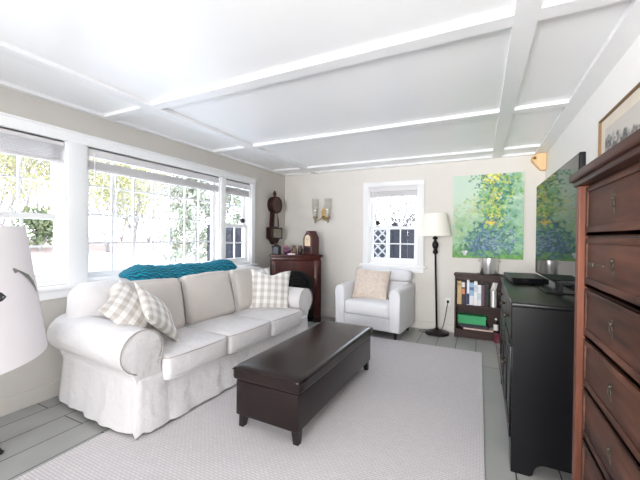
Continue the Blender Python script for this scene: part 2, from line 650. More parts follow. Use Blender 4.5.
trim(mb, auto=40)


# windows -----------------------------------------------------------------
def left_fn(a, b, z):
    return (XL - b, a, z)


def back_fn(a, b, z):
    return (a, YB + b, z)


def wbox(mbx, fn, a0, a1, b0, b1, z0, z1, bev=0.0):
    p, q = fn(a0, b0, z0), fn(a1, b1, z1)
    mbx.box(min(p[0], q[0]), max(p[0], q[0]), min(p[1], q[1]), max(p[1], q[1]), z0, z1, bev)


n_win = [0]


def window(fn, a0, a1, kind, cols=2, rows=2):
    n_win[0] += 1
    f = MB()
    wbox(f, fn, a0, a0 + 0.018, 0.0, 0.14, Z0, Z1)
    wbox(f, fn, a1 - 0.018, a1, 0.0, 0.14, Z0, Z1)
    wbox(f, fn, a0 + 0.018, a1 - 0.018, 0.0, 0.14, Z1 - 0.018, Z1)
    wbox(f, fn, a0 + 0.018, a1 - 0.018, 0.0, 0.16, Z0, Z0 + 0.022)
    w = tag(f.build('window_%d' % n_win[0], M['trim']), kind='structure')
    i0, i1, y0, y1 = a0 + 0.018, a1 - 0.018, Z0 + 0.022, Z1 - 0.018

    def sash(nm, b0, b1, z0, z1, cols, rows, st, top, bot):
        s = MB()
        wbox(s, fn, i0, i0 + st, b0, b1, z0, z1, 0.003)
        wbox(s, fn, i1 - st, i1, b0, b1, z0, z1, 0.003)
        wbox(s, fn, i0 + st, i1 - st, b0, b1, z1 - top, z1, 0.003)
        wbox(s, fn, i0 + st, i1 - st, b0, b1, z0, z0 + bot, 0.003)
        so = s.build(nm, M['trim'], w)
        bm_ = (b0 + b1) / 2
        g = MB()
        wbox(g, fn, i0 + st - 0.002, i1 - st + 0.002, bm_ - 0.002, bm_ + 0.002, z0 + bot - 0.002, z1 - top + 0.002)
        g.build('glass', M['glass'], so)
        mu = MB()
        A0, A1, zz0, zz1 = i0 + st, i1 - st, z0 + bot, z1 - top
        for k in range(1, cols):
            c = A0 + (A1 - A0) * k / cols
            wbox(mu, fn, c - 0.008, c + 0.008, bm_ - 0.010, bm_ + 0.010, zz0, zz1)
        for k in range(1, rows):
            c = zz0 + (zz1 - zz0) * k / rows
            wbox(mu, fn, A0, A1, bm_ - 0.0095, bm_ + 0.0095, c - 0.008, c + 0.008)
        mu.build('muntins', M['trim'], so)

    if kind == 'double':
        mid = 1.385
        sash('upper_sash', 0.085, 0.12, mid - 0.022, y1, cols, rows, 0.042, 0.05, 0.044)
        sash('lower_sash', 0.045, 0.08, y0, mid + 0.022, cols, rows, 0.042, 0.044, 0.065)
    else:
        sash('picture_sash', 0.06, 0.10, y0, y1, cols, rows, 0.045, 0.05, 0.05)
    return w


window(left_fn, *L_OPEN[0], 'double', 2, 2)
window(left_fn, *L_OPEN[1], 'picture', 7, 4)
window(left_fn, *L_OPEN[2], 'double', 2, 2)
window(back_fn, *B_OPEN, 'double', 3, 2)


def blind(fn, a0, a1, zv0, zv1, zs0, zs1, n, label, tilt, wand=None):
    p = fn((a0 + a1) / 2, 0.02, zs0)
    e = empty('window_blind', p, 0, label, 'blind', 'raised slatted blinds over the windows')
    off = Vector(p)

    def fl(a, b, z):
        q = Vector(fn(a, b, z)) - off
        return tuple(q)

    def lb(a0_, a1_, b0, b1, z0, z1, bev=0.0):
        s = MB()
        p0, p1 = fl(a0_, b0, z0), fl(a1_, b1, z1)
        s.box(min(p0[0], p1[0]), max(p0[0], p1[0]), min(p0[1], p1[1]), max(p0[1], p1[1]), p0[2], p1[2], bev)
        return s

    lb(a0, a1, 0.000, 0.030, zv0, zv1, 0.004).build('valance', M['slat'], e)
    for k in range(n):
        z = zs0 + 0.024 + (zs1 - zs0 - 0.026) * k / max(1, n - 1)
        lb(a0 + 0.006, a1 - 0.006, 0.002 + 0.002 * (k % 2), 0.042, z, z + 0.0045).build('slat', M['slat'], e)
    lb(a0 + 0.006, a1 - 0.006, 0.002, 0.042, zs0, zs0 + 0.022, 0.004).build('bottom_rail', M['slat'], e)
    for f_ in (0.12, 0.88):
        a = a0 + (a1 - a0) * f_
        MB().tube([fl(a, 0.022, zs0 + 0.01), fl(a, 0.022, zv0 + 0.03)], 0.0015, 6).build('lift_cord', M['slat'], e)
    if wand:
        q = MB()
        q.tube([fl(wand[0], -0.006, wand[1]), fl(wand[0], -0.004, zv0 + 0.02)], 0.004, 8)
        q.build('wand', M['white_plastic'], e)


blind(left_fn, 0.945, 1.432, 1.935, 1.982, 1.805, 1.93, 9, 'slatted white blind drawn up in the left window nearest the white lamp', 0)
blind(left_fn, 1.602, 3.122, 1.905, 1.982, 1.792, 1.868, 9, 'wide slatted white blind drawn up in the large picture window', 0, (1.655, 1.70))
blind(left_fn, 3.242, 3.732, 1.905, 1.982, 1.792, 1.88, 9, 'narrow slatted white blind drawn up in the window nearest the banjo clock', 0)
blind(back_fn, -1.455, -0.785, 1.905, 1.975, 1.83, 1.90, 9, 'white blind drawn up in the small window above the armchair', 0)
for lab, fn, a, z in (('small dark round ornament hanging in the window nearest the banjo clock', left_fn, 3.62, 1.46),
                      ('small dark round ornament hanging in the window behind the armchair', back_fn, -1.35, 1.46)):
    p = fn(a, 0.035, z)
    e = empty('window_ornament', p, 0, lab, 'ornament', 'dark round ornaments in the windows')
    MB().sphere((0, 0, 0), 0.034).build('ball', M['iron'], e, smooth=True)
    MB().tube([(0, 0, 0.03), (0, 0, Z1 - 0.02 - z)], 0.0012, 6).build('thread', M['iron'], e)

# ------------------------------------------------------------------ rug
rug = MB().box(-2.10, 0.040, 0.25, 3.95, 0.0, 0.009, 0.003).build('rug', M['rug'])
tag(rug, 'large pale greige ribbed rug under the brown leather ottoman', 'rug')

# ------------------------------------------------------------------ sofa (local: x = 0 front to -0.93 back, y along its length)
sofa = empty('sofa', (-1.865, 1.195, 0), R(-3.2), 'long off-white slipcovered sofa with rolled arms under the picture window', 'sofa')
SL = 2.19


def arm_profile(sg):
    """outline (y,z) of one rolled arm; sg=+1 near arm with its roll towards -y"""
    pts = [(0.115, 0.235), (0.112, 0.36), (0.098, 0.40)]
    cy, cz, r = 0.138, 0.530, 0.134
    for k in range(0, 17):
        a = R(232 - k * 17.5)
        pts.append((cy + r * math.cos(a) * 1.04, cz + r * math.sin(a)))
    pts += [(0.268, 0.44), (0.272, 0.235)]
    return [(y if sg > 0 else SL - y, z) for y, z in pts]


for sg in (1, -1):
    poly = arm_profile(sg)
    mb = MB()
    mb.prism(poly, -0.925, 0.0, lambda u, v, h: (h, u, v), bev=0.016)
    ob = mb.build('arm', M['slip'], sofa, auto=50)
    # piping round the front panel of the arm
    mb = MB()
    n0, n1 = 2, len(poly) - 2
    pth = [(0.001, y, z) for y, z in poly[n0:n1]]
    mb.tube(pth, 0.0035, 6)
    mb.build('piping', M['piping'], ob, smooth=True)


def skirt_mesh():
    """slipcover base: loop of points swept from the seat rail to the floor, flared, with box pleats at the corners"""
    y0, y1 = 0.112, SL - 0.112
    path = []

    def seg(p, q, n):
        for k in range(n):
            f = k / n
            path.append((p[0] + (q[0] - p[0]) * f, p[1] + (q[1] - p[1]) * f))
    seg((-0.925, y0), (-0.004, y0), 26)
    seg((-0.004, y0), (-0.004, y0 + 0.165), 6)
    seg((-0.004, y0 + 0.165), (-0.018, y0 + 0.20), 2)
    seg((-0.018, y0 + 0.20), (-0.018, y1 - 0.20), 48)
    seg((-0.018, y1 - 0.20), (-0.004, y1 - 0.165), 2)
    seg((-0.004, y1 - 0.165), (-0.004, y1), 6)
    seg((-0.004, y1), (-0.925, y1), 26)
    seg((-0.925, y1), (-0.925, y0), 40)
    zs = [0.36, 0.33, 0.29, 0.24, 0.19, 0.14, 0.09, 0.05, 0.022]
    bm = bmesh.new()
    cx, cy = -0.45, SL / 2
    rows = []
    n = len(path)
    for zi, z in enumerate(zs):
        fl_ = (0.36 - z) / 0.34
        ring = []
        for i, (x, y) in enumerate(path):
            a, b = Vector(path[i - 1]), Vector(path[(i + 1) % n])
            d = (b - a).normalized()
            nrm = Vector((d.y, -d.x))
            w = mnoise.noise(Vector((x * 4, y * 4, 0.6 * z))) * 0.030 + mnoise.noise(Vector((x * 12, y * 12, 3 + z))) * 0.022
            out = 0.006 + fl_ ** 1.2 * (0.036 + w)
            # corner pleats at both front corners
            for py in (y0, y1):
                dd = math.hypot(x + 0.004, y - py)
                if dd < 0.09:
                    out += fl_ * 0.012 * (1 - dd / 0.09)
                    if 0.02 < dd < 0.05:
                        out -= fl_ * 0.040 * (1 if abs(x + 0.004) < 0.003 else 0.5)
            zz = z + (0.008 * mnoise.noise(Vector((x * 5, y * 5, 9))) + 0.006 if zi == len(zs) - 1 else 0)
            ring.append(bm.verts.new((x + nrm.x * out, y + nrm.y * out, zz)))
        rows.append(ring)
    for a, b in zip(rows, rows[1:]):
        for i in range(n):
            j = (i + 1) % n
            bm.faces.new((a[i], a[j], b[j], b[i]))
    bm.faces.new(rows[0])
    bmesh.ops.recalc_face_normals(bm, faces=bm.faces)
    me = bpy.data.meshes.new('skirt')
    bm.to_mesh(me)
    bm.free()
    return me


mesh_obj('skirt', skirt_mesh(), M['slip'], sofa, smooth=True)
for x_, y_ in ((-0.06, 0.20), (-0.06, SL - 0.20), (-0.84, 0.20), (-0.84, SL - 0.20)):
    MB().lathe([(0.022, 0.0), (0.028, 0.06), (0.030, 0.30)], (x_, y_, 0.009 if x_ > -0.5 else 0.0), 12).build('leg', M['dark_wood'], sofa, smooth=True)
# back frame
ob = mesh_obj('back', cushion(0.27, SL - 0.20, 0.56, 0.11, (0.02, 0.02, 0.02), n=20, noise_amp=0.006, seed=4), M['slip'], sofa, smooth=True)
ob.location = (-0.785, SL / 2, 0.605)
# seat cushions
CW = (SL - 0.545) / 3
for k in range(3):
    yc = 0.2725 + CW * (k + 0.5)
    ob = mesh_obj('seat_cushion', cushion(0.66, CW - 0.006, 0.165, 0.030, (0.016, 0.004, 0.022), n=18, noise_amp=0.004, seed=k + 7), M['slip'], sofa, smooth=True)
    ob.location = (-0.285, yc, 0.378)
    pw, pd = 0.33, (CW - 0.006) / 2
    for zz in (0.068, -0.070):
        mb = MB()
        mb.tube([(pw - 0.30, -pd + 0.006, zz), (pw - 0.03, -pd + 0.004, zz), (pw - 0.006, -pd + 0.02, zz), (pw + 0.005, -pd * 0.5, zz), (pw + 0.009, 0, zz), (pw + 0.005, pd * 0.5, zz), (pw - 0.006, pd - 0.02, zz), (pw - 0.03, pd - 0.004, zz), (pw - 0.30, pd - 0.006, zz)], 0.0035, 6)
        mb.build('piping', M['slip'] if zz < 0 else M['piping'], ob, smooth=True)
# back cushions, leaning on the back
for k in range(3):
    yc = 0.2725 + CW * (k + 0.5) + (0.0, 0.03, 0.03)[k]
    ob = mesh_obj('back_cushion', cushion(0.17, CW + 0.0, 0.44, 0.055, (0.035, 0.0, 0.01), n=18, noise_amp=0.010, seed=k + 17, fold=0.003), M['back_cushion'], sofa, smooth=True)
    ob.location = (-0.545, yc, 0.665)
    ob.rotation_euler = (R((-2, 2, -1)[k]), R(-13), R((2, -2, 3)[k]))
    mb = MB()
    hw, hh = CW / 2 - 0.012, 0.205
    mb.tube([(0.082, -hw, -hh), (0.086, -hw - 0.006, 0), (0.082, -hw, hh), (0.088, 0, hh + 0.012), (0.082, hw, hh), (0.086, hw + 0.006, 0), (0.082, hw, -hh)], 0.003, 6)
    mb.build('piping', M['slip'], ob, smooth=True)


# ------------------------------------------------------------------ throw pillows on the sofa
def place_pillow(name, me, m, loc, normal, roll, label, cat='pillow', group=None):
    """pillow plane (local z) turned to face normal; roll spins it in its own plane"""
    o = mesh_obj(name, me, m, None, smooth=True)
    z = Vector(normal).normalized()
    up = Vector((0, 0, 1))
    x = up.cross(z).normalized()
    y = z.cross(x).normalized()
    mtx = Matrix((x, y, z)).transposed()
    o.matrix_world = Matrix.Translation(loc) @ mtx.to_4x4() @ Matrix.Rotation(roll, 4, 'Z')
    tag(o, label, cat, group)
    return o


place_pillow('throw_pillow', pillow(0.39, 0.39, 0.13, seed=1), M['check'], (-2.207, 1.496, 0.706), (0.775, 0.309, 0.552), R(-62),
             'checked throw pillow showing its striped face by the near sofa arm', group='checked throw pillows')
place_pillow('throw_pillow', pillow(0.40, 0.40, 0.12, seed=2), M['check'], (-2.105, 1.628, 0.680), (0.586, 0.584, 0.562), R(-52),
             'grey checked throw pillow in front of its twin by the near sofa arm, turned edge-on', group='checked throw pillows')
place_pillow('throw_pillow', pillow(0.46, 0.44, 0.13, seed=3, dent=0.0), M['check'], (-2.23, 2.97, 0.67), (0.85, -0.30, 0.30), R(2),
             'grey checked throw pillow against the far end of the sofa back, partly covered by another', group='checked throw pillows')
place_pillow('throw_pillow', pillow(0.45, 0.46, 0.15, seed=5, dent=0.10), M['check'], (-2.075, 3.01, 0.655), (0.62, -0.66, 0.28), R(-5),
             'grey checked throw pillow with a dented top by the far sofa arm', group='checked throw pillows')

# ------------------------------------------------------------------ knitted throw heaped along the sofa back


def throw_mesh():
    bm = bmesh.new()
    n, m = 90, 26
    rows = []
    for i in range(n + 1):
        f = i / n
        y = 1.69 + 1.27 * f
        x0 = -2.60 + 0.05 * f
        env = min(1, (f / 0.10) ** 0.6 if f > 0 else 0) * min(1, ((1 - f) / 0.05) ** 0.5 if f < 1 else 0)
        ht = (0.062 + 0.008 * math.sin(f * 7 + 1) + 0.006 * math.sin(f * 17)) * env + 0.006
        wd = (0.15 + 0.025 * math.sin(f * 5)) * (0.35 + 0.65 * env)
        zc = 0.912 - 0.010 * f
        ring = []
        for j in range(m):
            a = 2 * math.pi * j / m
            rid = 0.006 * math.sin(f * 95 + 2.0 * a) * env + 0.004 * math.sin(f * 170 - 3 * a) * env
            cx, cz = math.cos(a), math.sin(a)
            x = x0 + (wd + rid) * cx
            drop = 0.13 * max(0, cx) ** 1.6 * (0.5 + 0.6 * f) * env
            z = zc + (ht + rid) * cz - drop
            nz_ = mnoise.noise_vector(Vector((x * 7, y * 7, j * 0.05))) * 0.007
            ring.append(bm.verts.new((x + nz_.x, y + nz_.y * 0.5, z + nz_.z)))
        rows.append(ring)
    for a, b in zip(rows, rows[1:]):
        for j in range(m):
            k = (j + 1) % m
            bm.faces.new((a[j], b[j], b[k], a[k]))
    bm.faces.new(rows[0])
    bm.faces.new(rows[-1][::-1])
    bmesh.ops.recalc_face_normals(bm, faces=bm.faces)
    me = bpy.data.meshes.new('throw')
    bm.to_mesh(me)
    bm.free()
    return me


tag(mesh_obj('throw_blanket', throw_mesh(), M['teal'], None, smooth=True), 'teal knitted throw blanket heaped along the top of the sofa back', 'blanket')

# ------------------------------------------------------------------ ottoman
ott = empty('ottoman', (-1.158, 2.318, 0.009), R(-1.3), 'long dark brown leather storage ottoman on the rug in front of the sofa', 'ottoman')
MB().box(-0.235, 0.235, -0.66, 0.66, 0.085, 0.312, 0.010, 3).build('body', M['leather'], ott, auto=40)
ob = mesh_obj('lid', cushion(0.51, 1.35, 0.088, 0.022, (0, 0, 0.010), n=22), M['leather'], ott, smooth=True)
ob.location = (0, 0, 0.358)
mb = MB()
for sx, sy in ((-1, -1), (1, -1), (1, 1), (-1, 1)):
    pass
hx, hy, hz = 0.2525, 0.6725, 0.024
mb.tube([(-hx, -hy, hz), (hx, -hy, hz), (hx, hy, hz), (-hx, hy, hz), (-hx, -hy, hz)], 0.003, 6)
mb.build('seam', M['leather'], ob, smooth=True)
for sx in (-1, 1):
    for sy in (-1, 1):
        mb = MB()
        mb.prism([(-0.026, -0.026), (0.026, -0.026), (0.026, 0.026), (-0.026, 0.026)], 0, 1,
                 lambda u, v, h, sx=sx, sy=sy: (sx * (0.198 + 0.010 * (1 - h)) + u * (0.66 + 0.34 * h), sy * (0.612 + 0.010 * (1 - h)) + v * (0.66 + 0.34 * h), 0.092 * h), bev=0.003)
        mb.build('leg', M['dark_wood'], ott)

# ------------------------------------------------------------------ armchair
ch = empty('armchair', (-1.285, 3.965, 0), R(-6), 'white slipcovered armchair with square arms under the small window', 'armchair')
# local: x across, y depth from the front, z up


def arm_mesh(sx):
    mb = MB()
    poly = [(-0.066, 0.09), (-0.066, 0.55), (-0.060, 0.585), (-0.042, 0.606), (-0.015, 0.616), (0.015, 0.616), (0.042, 0.606), (0.060, 0.585), (0.066, 0.55), (0.066, 0.09)]
    mb.prism(poly, 0.0, 0.62, lambda u, v, h: (sx * 0.374 + u, h, v + 0.02 * (h > .3) * (v > .3)), bev=0.022)
    return mb


for sx in (-1, 1):
    arm_mesh(sx).build('arm', M['white_slip'], ch, auto=50)
MB().box(-0.312, 0.312, 0.012, 0.60, 0.09, 0.245, 0.012).build('base', M['white_slip'], ch, auto=40)
ob = mesh_obj('seat_cushion', cushion(0.622, 0.52, 0.185, 0.045, (0.0, 0.012, 0.022), n=16, noise_amp=0.005, seed=31), M['white_slip'], ch, smooth=True)
ob.location = (0, 0.262, 0.330)
MB().box(-0.40, 0.40, 0.50, 0.635, 0.10, 0.655, 0.03, 3).build('back', M['white_slip'], ch, auto=50)
ob = mesh_obj('back_cushion', cushion(0.80, 0.17, 0.15, 0.068, (0.01, 0.01, 0.0), n=18, noise_amp=0.006, seed=33), M['white_slip'], ch, smooth=True)
ob.location = (0.018, 0.535, 0.728)
for x_ in (-0.37, 0.37):
    for y_ in (0.06, 0.56):
        MB().lathe([(0.016, 0), (0.022, 0.095)], (x_, y_, 0), 10).build('leg', M['dark_wood'], ch)
place_pillow('plush_pillow', pillow(0.50, 0.42, 0.17, seed=9, pinch=0.05), M['fur'], (-1.315, 4.285, 0.610), (-0.05, -0.93, 0.36), R(-2),
             'beige plush square pillow on the white armchair', 'pillow')

# ------------------------------------------------------------------ floor lamp by the small window
fl_ = empty('floor_lamp', (-0.487, 4.50, 0), 0, 'black floor lamp with a cream shade beside the white armchair', 'floor lamp', rot=(0, R(-1.6), 0))
MB().lathe([(0.0, 0), (0.150, 0), (0.152, 0.012), (0.140, 0.024), (0.095, 0.034), (0.060, 0.050), (0.030, 0.058), (0.022, 0.075), (0.0, 0.08)], (0, 0, 0), 36).build('base', M['black_metal'], fl_, auto=35)
MB().lathe([(0.013, 0.05), (0.013, 1.06)], (0, 0, 0), 16).build('pole', M['black_metal'], fl_, smooth=True)
MB().lathe([(0.013, 1.03), (0.030, 1.045), (0.036, 1.065), (0.026, 1.085), (0.020, 1.10), (0.034, 1.125), (0.041, 1.150), (0.036, 1.180), (0.020, 1.205), (0.016, 1.22), (0.030, 1.235), (0.034, 1.25), (0.016, 1.265), (0.012, 1.30), (0.0, 1.30)], (0, 0, 0), 20).build('turned_knop', M['black_metal'], fl_, auto=40)
mb = MB()
mb.lathe([(0.192, 1.275), (0.145, 1.562)], (0, 0, 0), 48, cap=False)
mb.lathe([(0.188, 1.277), (0.141, 1.560)], (0, 0, 0), 48, cap=False)
sh = mb.build('lamp_shade', M['shade'], fl_, smooth=True)
MB().lathe([(0.194, 1.270), (0.194, 1.284), (0.187, 1.284), (0.187, 1.270)], (0, 0, 0), 48, cap=False).build('trim', M['shade'], sh)
mb = MB()
for k in range(3):
    a = k * 2.094
    mb.tube([(0, 0, 1.53), (0.146 * math.cos(a), 0.146 * math.sin(a), 1.545)], 0.0025, 6)
mb.tube([(0, 0, 1.29), (0, 0, 1.57)], 0.004, 8)
mb.build('harp', M['black_metal'], fl_)
mb = MB()
pts = [(0.0, 0.07, 0.02), (0.05, 0.14, 0.006), (0.115, 0.10, 0.12), (0.145, 0.130, 0.30), (0.155, 0.137, 0.392)]
mb.tube([(-0.06, 0.10, 0.006), (-0.17, 0.10, 0.006), (-0.23, 0.03, 0.006), (-0.19, -0.03, 0.006), (-0.12, -0.01, 0.008), (-0.05, 0.09, 0.008), (0.04, 0.125, 0.010), (0.07, 0.125, 0.08), (0.10, 0.128, 0.22), (0.128, 0.132, 0.385), (0.128, 0.138, 0.398)], 0.0045, 8)
mb.build('power_cord', M['black_plastic'], fl_, smooth=True)

# wall outlet
out = empty('wall_outlet', (-0.368, YB - 0.001, 0.398), 0, 'white wall outlet with the black lamp cord plugged in', 'outlet')
MB().box(-0.036, 0.036, -0.006, 0.0, -0.058, 0.058, 0.003).build('plate', M['white_plastic'], out)
MB().box(-0.014, 0.014, -0.009, -0.005, -0.046, -0.018, 0.003).build('socket', M['white_plastic'], out)
MB().box(-0.014, 0.014, -0.022, -0.005, -0.014, 0.018, 0.004).build('socket', M['black_plastic'], out)

# ------------------------------------------------------------------ painting (flat canvas with daubs of colour)
rng = np.random.default_rng(11)


def canvas_colors(W, H, seed):
    r = np.random.default_rng(seed)
    L = lambda c: np.array(lin(c))
    uu, vv = np.meshgrid(np.linspace(0, 1, W), np.linspace(0, 1, H))
    img = np.zeros((H, W, 3))
    top, mid, bot = L((196, 216, 198)), L((158, 198, 152)), L((96, 150, 70))
    f = np.clip((vv - 0.12) / 0.6, 0, 1)[..., None]
    img[:] = mid * (1 - f) + top * f
    b = np.clip((0.16 - vv) / 0.12, 0, 1)[..., None]
    img[:] = img * (1 - b) + bot * b

    def daub(u, v, a, bb, ang, c, alpha):
        x0, x1 = int(max(0, (u - a - bb) * W)), int(min(W, (u + a + bb) * W + 1))
        y0, y1 = int(max(0, (v - a - bb) * H)), int(min(H, (v + a + bb) * H + 1))
        if x1 <= x0 or y1 <= y0:
            return
        du, dv = uu[y0:y1, x0:x1] - u, (vv[y0:y1, x0:x1] - v) * 1.33
        p = (du * math.cos(ang) + dv * math.sin(ang)) / a
        q = (-du * math.sin(ang) + dv * math.cos(ang)) / bb
        w = (np.clip(1.4 - (p * p + q * q) * 1.2, 0, 1) * alpha)[..., None]
        img[y0:y1, x0:x1] = img[y0:y1, x0:x1] * (1 - w) + np.array(lin(c)) * w

    def many(n, fu, fv, size, cols, alpha=0.8):
        for _ in range(n):
            u, v = fu(), fv()
            v = v(u) if callable(v) else v
            c = cols[r.integers(len(cols))]
            s = size * r.uniform(0.6, 1.5)
            daub(u, v, s, s * r.uniform(0.3, 0.7), r.uniform(0, 3.14), c, alpha * r.uniform(0.5, 1))
    G = [(86, 150, 96), (110, 170, 100), (60, 130, 100), (150, 190, 100), (190, 205, 100)]
    # broad soft washes of green on the right and centre
    for _ in range(380):
        u = r.beta(2.2, 1.4)
        v = r.uniform(0.08, 1.0)
        if v > 0.35 + 0.9 * u:
            continue
        a = 0.075 * r.uniform(0.5, 1.4)
        daub(u, v, a, a * 0.6, r.uniform(0, 3.1), [(128, 180, 140), (104, 164, 124), (156, 198, 140), (88, 148, 124), (140, 186, 160), (120, 176, 100)][r.integers(6)], 0.33)
    many(300, lambda: r.uniform(0.02, 0.5), lambda: r.uniform(0.22, 0.66), 0.022, [(150, 180, 120), (176, 196, 120), (120, 170, 120), (190, 160, 124), (164, 200, 150)], 0.5)
    # dark blue-green mass low in the middle, thinning outwards
    for _ in range(700):
        u, v = r.normal(0.50, 0.20), abs(r.normal(0.18, 0.14)) + 0.03
        if v > 0.50 - 1.4 * (u - 0.62) ** 2 * (1 if u < 0.62 else 0.4) + r.normal(0, 0.05):
            continue
        a = 0.030 * r.uniform(0.5, 1.5)
        c = [(30, 96, 106), (24, 80, 92), (44, 114, 112), (34, 84, 76), (70, 136, 116), (60, 100, 140)][r.integers(6)]
        daub(u, v, a, a * 0.45, r.uniform(0, 3.1), c, 0.65)
    # upright mass of foliage
    for _ in range(620):
        v = r.uniform(0.36, 1.0)
        half = 0.12 + 0.22 * (v - 0.4) / 0.6
        u = r.normal(0.60 + 0.05 * (v - 0.4), half * 0.55)
        s = 0.026 * r.uniform(0.5, 1.6)
        c = [(70, 140, 86), (50, 124, 92), (104, 168, 80), (160, 196, 84), (38, 104, 84), (196, 206, 92), (60, 130, 130)][r.integers(7)]
        daub(u, v, s, s * 0.5, r.uniform(0, 3.1), c, 0.8)
    many(130, lambda: r.uniform(0.2, 0.62), lambda: r.uniform(0.50, 0.76), 0.018, [(180, 200, 100), (206, 206, 110), (120, 170, 90)], 0.7)
    # yellow blossom
    many(46, lambda: r.normal(0.62, 0.05), lambda: r.uniform(0.48, 1.0), 0.019, [(238, 214, 60), (240, 230, 110), (216, 204, 80)], 0.95)
    many(26, lambda: r.normal(0.56, 0.07), lambda: r.normal(0.955, 0.025), 0.022, [(242, 220, 60), (250, 234, 110)], 0.95)
    many(22, lambda: r.normal(0.565, 0.04), lambda: r.normal(0.425, 0.02), 0.022, [(244, 208, 40), (236, 190, 40), (250, 228, 90)], 1.0)
    many(8, lambda: r.normal(0.6, 0.07), lambda: r.uniform(0.62, 0.75), 0.012, [(226, 130, 90), (236, 160, 120)], 0.9)
    many(20, lambda: r.normal(0.62, 0.05), lambda: r.normal(0.46, 0.03), 0.012, [(40, 40, 60), (60, 50, 50)], 0.8)
    many(24, lambda: r.normal(0.84, 0.08), lambda: r.normal(0.93, 0.04), 0.014, [(60, 80, 100), (120, 110, 90), (70, 120, 90)], 0.8)
    # fine stalks on the right and lavender blooms below
    many(420, lambda: r.uniform(0.45, 0.98), lambda: r.uniform(0.12, 0.5), 0.014, [(70, 120, 150), (120, 170, 150), (150, 190, 160), (60, 110, 100), (150, 160, 200)], 0.7)
    many(150, lambda: r.normal(0.55, 0.15), lambda: abs(r.normal(0.13, 0.06)), 0.016, [(126, 136, 200), (96, 104, 176), (150, 160, 214), (84, 90, 150), (170, 170, 210)], 0.9)
    many(60, lambda: r.uniform(0.02, 0.98), lambda: r.uniform(0.0, 0.09), 0.03, [(110, 170, 70), (80, 150, 70), (140, 186, 90)], 0.7)
    many(40, lambda: r.normal(0.14, 0.09), lambda: r.uniform(0.05, 0.17), 0.02, [(40, 110, 80), (60, 130, 80)], 0.7)
    for (du, dv, c) in ((0, 0, (226, 222, 228)), (0.02, 0.01, (240, 238, 240)), (-0.02, 0.008, (200, 190, 204)), (0.005, -0.018, (214, 210, 220))):
        daub(0.185 + du, 0.065 + dv, 0.028, 0.022, 0, c, 0.95)
    daub(0.185, 0.068, 0.008, 0.006, 0, (130, 100, 120), 0.9)
    return np.clip(img, 0, 1)


def canvas(name, w, h, W, H, colors, fn, m, parent):
    """grid of W x H vertices coloured per vertex; fn(u,v) -> xyz"""
    vs = [fn(i / (W - 1), j / (H - 1)) for j in range(H) for i in range(W)]
    fs = [(j * W + i, j * W + i + 1, (j + 1) * W + i + 1, (j + 1) * W + i) for j in range(H - 1) for i in range(W - 1)]
    me = bpy.data.meshes.new(name)
    me.from_pydata(vs, [], fs)
    a = me.color_attributes.new('Col', 'FLOAT_COLOR', 'POINT')
    c4 = np.ones((W * H, 4), dtype=np.float32)
    c4[:, :3] = colors.reshape(-1, 3)
    a.data.foreach_set('color', c4.ravel())
    return mesh_obj(name, me, m, parent)


pw, ph = 0.795, 1.06
pa = empty('painting', (0.078, YB, 1.522), 0, 'unframed painting of yellow and blue garden flowers on the back wall', 'painting')
MB().box(-pw / 2, pw / 2, -0.035, -0.001, -ph / 2, ph / 2, 0.002).build('stretcher', mat('canvas_edge', lin((190, 206, 184)), 0.8), pa)
M['paint'] = vcol_mat('oil_paint', 0.55)
canvas('canvas', pw, ph, 150, 200, canvas_colors(150, 200, 5), lambda u, v: ((u - .5) * pw, -0.0362, (v - .5) * ph), M['paint'], pa)

# ------------------------------------------------------------------ bookcase
BX0, BX1, BF = -0.275, 0.262, 4.468
bc = empty('bookcase', (0, BF, 0), 0, 'low dark walnut bookcase under the flower painting', 'bookcase')
BD = YB - 0.02 - BF
MB().box(BX0 - 0.012, BX1 + 0.012, -0.008, BD, 0.772, 0.800, 0.003).build('top', M['walnut'], bc)
for a in (BX0, BX1 - 0.02):
    MB().box(a, a + 0.02, 0, BD, 0.0, 0.772, 0.002).build('side_panel', M['walnut'], bc)
MB().box(BX0 + 0.02, BX1 - 0.02, BD - 0.008, BD, 0.02, 0.772).build('back_panel', M['walnut'], bc)
MB().box(BX0 + 0.02, BX1 - 0.02, 0.004, BD - 0.008, 0.390, 0.410, 0.002).build('shelf', M['walnut'], bc)
MB().box(BX0 + 0.02, BX1 - 0.02, 0.004, BD - 0.008, 0.085, 0.105, 0.002).build('shelf', M['walnut'], bc)
MB().box(BX0 + 0.02, BX1 - 0.02, 0.008, 0.022, 0.0, 0.085, 0.002).build('plinth', M['walnut'], bc)
MB().box(BX0 + 0.02, BX1 - 0.02, 0.006, 0.020, 0.730, 0.772, 0.002).build('rail', M['walnut'], bc)


def book(x, w, h, d, c, label, band=None, rz=0.0, y0=0.030):
    h *= 0.94
    b = empty('book', (x, BF + y0, 0.410), 0, label, 'book', 'books on the middle bookcase shelf')
    cm = mat('book_cloth', lin(c), 0.6, var=0.08, nscale=20)
    mb = MB()
    mb.box(-w / 2, -w / 2 + 0.002, 0, d, 0, h)
    mb.box(w / 2 - 0.002, w / 2, 0, d, 0, h)
    mb.box(-w / 2, w / 2, -0.002, 0.002, 0, h, 0.001)
    mb.build('cover', cm, b)
    MB().box(-w / 2 + 0.002, w / 2 - 0.002, 0.002, d - 0.004, 0.003, h - 0.004).build('pages', M['white_plastic'], b)
    if band:
        for z0, z1, bc_ in band:
            MB().box(-w / 2 + 0.001, w / 2 - 0.001, -0.0032, -0.0018, z0 * h, z1 * h).build('spine_label', mat('spine_label', lin(bc_), 0.6), b)
    return b


